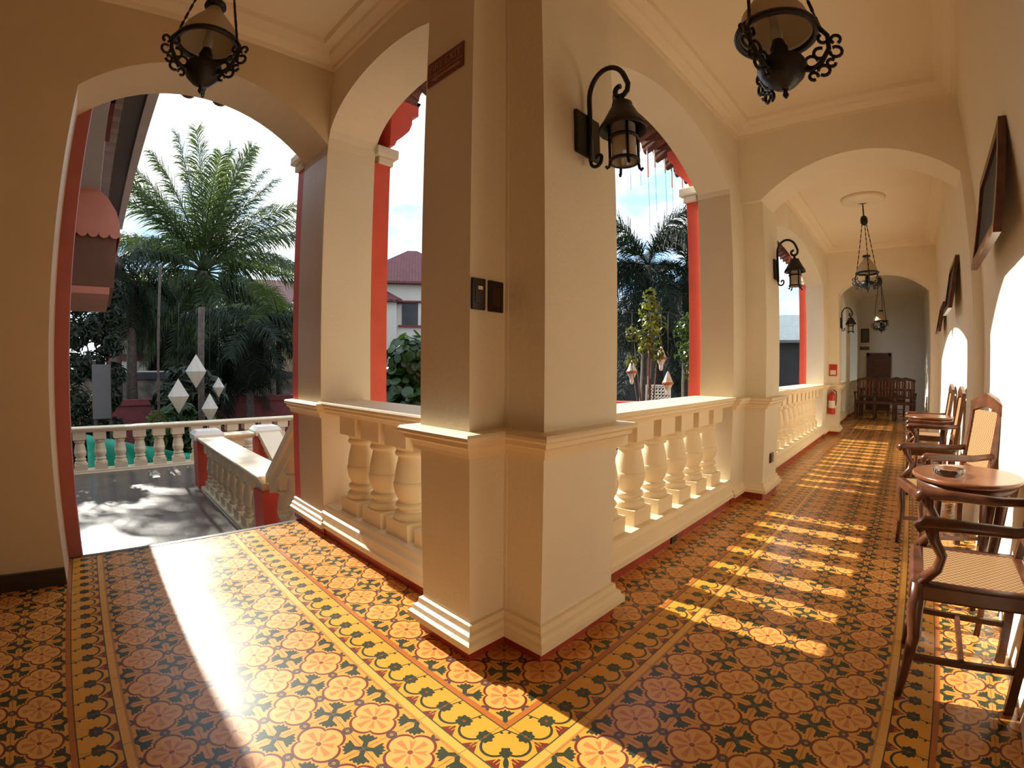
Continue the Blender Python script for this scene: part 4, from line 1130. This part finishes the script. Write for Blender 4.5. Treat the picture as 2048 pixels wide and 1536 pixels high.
def scallops(f, n, along, fixed):
    for i in range(n):
        c = (i + 0.5) / n
        arcp = [(math.cos(q), math.sin(q)) for q in [PI + PI * k / 8 for k in range(9)]]
        if along == 'x': f.prism([(-1.3 + 2.6 * c + 1.3 / n * u, 0.825 + 0.08 * v) for u, v in arcp], 'y', fixed, fixed + 0.014)
        else: f.prism([(0.9 * c + 0.45 / n * u, 0.825 + 0.07 * v) for u, v in arcp], 'x', fixed, fixed + 0.014)
scallops(f, 14, 'x', 0.893); scallops(f, 6, 'y', 1.30)
f.build('scalloped_valance', M['salmon'], t)
f = MB(); f.box(-1.27, 1.27, 0.1, 0.86, 0.05, 0.80); f.build('shaded_underside', M['salmon_shade'], t)  # box for the awning's underside, its shadow painted as brown
f = MB(); f.box(-1.3, 1.3, 0.02, 0.80, -0.05, 0.05); f.build('lower_edge', M['salmon'], t)

# hanging diamond lanterns over the far balustrade
def diamond(label, p, h, rz, cord):
    t = thing('hanging_lantern', label, 'lantern', p, rz, 'white diamond lanterns strung over the terrace')
    w = h * 0.30
    f = MB(); f.lathe([(0.004, -h / 2), (w * 0.5, -h * 0.25), (w, 0.0), (w * 0.5, h * 0.25), (0.004, h / 2)], n=6, sm=False); f.build('body', M['capiz'], t)
    f = MB(); f.tube([(0, 0, h / 2), (0, 0, h / 2 + cord)], 0.0035, 5); f.build('cord', M['wire'], t)
    return t
WZ = 3.0
for (az, D, el, h, lb) in ((8.03, 13.2, -3.0, 0.86, 'bright white diamond lantern, leftmost of the four'), (9.88, 13.4, -0.35, 0.86, 'white diamond lantern hanging highest of the four'),
                           (12.23, 13.6, -2.1, 0.52, 'smallest white diamond lantern, rightmost of the four'), (11.29, 13.0, -4.4, 0.74, 'white diamond lantern hanging lowest, just above the balustrade')):
    p = polar(az, D, 1.4 + D * math.tan(math.radians(el)))
    diamond(lb, p, h, random.uniform(0, 1), WZ - p.z - h / 2)
f = MB(); f.tube([polar(6.0, 13.3, WZ + 0.9), polar(8.0, 13.2, WZ), polar(9.9, 13.4, WZ), polar(11.3, 13.0, WZ), polar(12.2, 13.6, WZ), polar(18.9, 20.9, 2.2)], 0.004, 5)
o = f.build('string_wire', M['wire']); tag(o, 'thin wire strung above the terrace carrying the diamond lanterns', 'wire')
t = thing('lantern_pole', 'thin pole holding the lantern wire beside the coconut palm', 'pole', polar(6.0, 13.3, ZG))
f = MB(); f.tube([(0, 0, 0), (0, 0, WZ + 0.95 - ZG)], 0.03, 8); f.build('shaft', M['bark'], t)
t = thing('lantern_pole', 'thin trunk like pole between the diamond lanterns', 'pole', polar(10.4, 13.8, ZG))
f = MB(); f.tube([(0, 0, 0), (0, 0, 5.6)], 0.085, 8); f.build('shaft', M['bark'], t)
# capiz lanterns in the right bay
def capiz(label, p, rz, cord):
    k = 0.58
    t = thing('shell_lantern', label, 'lantern', p, rz, 'shell lanterns hanging in the right bay')
    def sc(pr): return [(r * k, z * k) for r, z in pr]
    f = MB(); f.lathe(sc([(0.01, 0.34), (0.03, 0.3), (0.075, 0.2), (0.12, 0.08), (0.15, 0.03)]), n=10, sm=False); f.build('upper_cone', M['capiz'], t)
    f = MB(); f.lathe(sc([(0.155, 0.03), (0.165, 0.0), (0.14, -0.05)]), n=10, sm=False); f.build('band', M['amber'], t)
    f = MB(); f.lathe(sc([(0.13, -0.05), (0.06, -0.2), (0.055, -0.3), (0.03, -0.36)]), n=10, sm=False); f.build('lower_cone', M['capiz'], t)
    f = MB(); f.tube([(0, 0, 0.34 * k), (0, 0, 0.34 * k + cord)], 0.004, 5); f.build('cord', M['wire'], t)
for az, el, lb in ((60.9, -0.25, 'white shell lantern with amber band, left in the right bay'), (65.1, -1.55, 'white shell lantern with amber band in front of the lattice screen'), (64.3, 1.4, 'shell lantern half hidden by leaves, highest in the right bay')):
    z = 1.4 + 8.0 * math.tan(math.radians(el))
    capiz(lb, polar(az, 8.0, z), 0.4, 2.35 - z - 0.34 * 0.58)
f = MB(); f.tube([polar(58, 8.2, 2.45), polar(60.9, 8.0, 2.35), polar(64.3, 8.0, 2.35), polar(65.1, 8.0, 2.35), polar(67.6, 8.2, 2.2)], 0.004, 5)
o = f.build('string_wire', M['wire']); tag(o, 'thin wire in the right bay carrying the shell lanterns', 'wire')
# pale rods hanging from the eave of the right arm
for i, (y, l) in enumerate(((5.05, 0.42), (5.25, 0.9), (5.45, 0.55), (5.75, 0.5), (5.95, 0.75), (6.3, 0.6), (4.8, 0.5))):
    t = thing('hanging_rod', 'thin pale light rod hanging under the tiled eave', 'light rod', (-2.66, y, 4.3), group='light rods under the tiled eave')
    f = MB(); f.tube([(0, 0, 0), (0, 0, -l * 0.55)], 0.010, 6); f.build('tube', M['rod'], t)
    f = MB(); f.tube([(0, 0, -l * 0.55), (0, 0, -l * 1.6)], 0.0025, 4); f.build('cord', M['wire'], t)

# ------------------------------------------------------------------ bring the plan to metres
done = set()
for o in bpy.data.objects:
    if o.type in ('CAMERA', 'LIGHT'): continue
    o.location = o.location * S
    if o.type == 'MESH' and o.data.name not in done:
        done.add(o.data.name)
        o.data.transform(Matrix.Scale(S, 4))
bpy.context.view_layer.update()
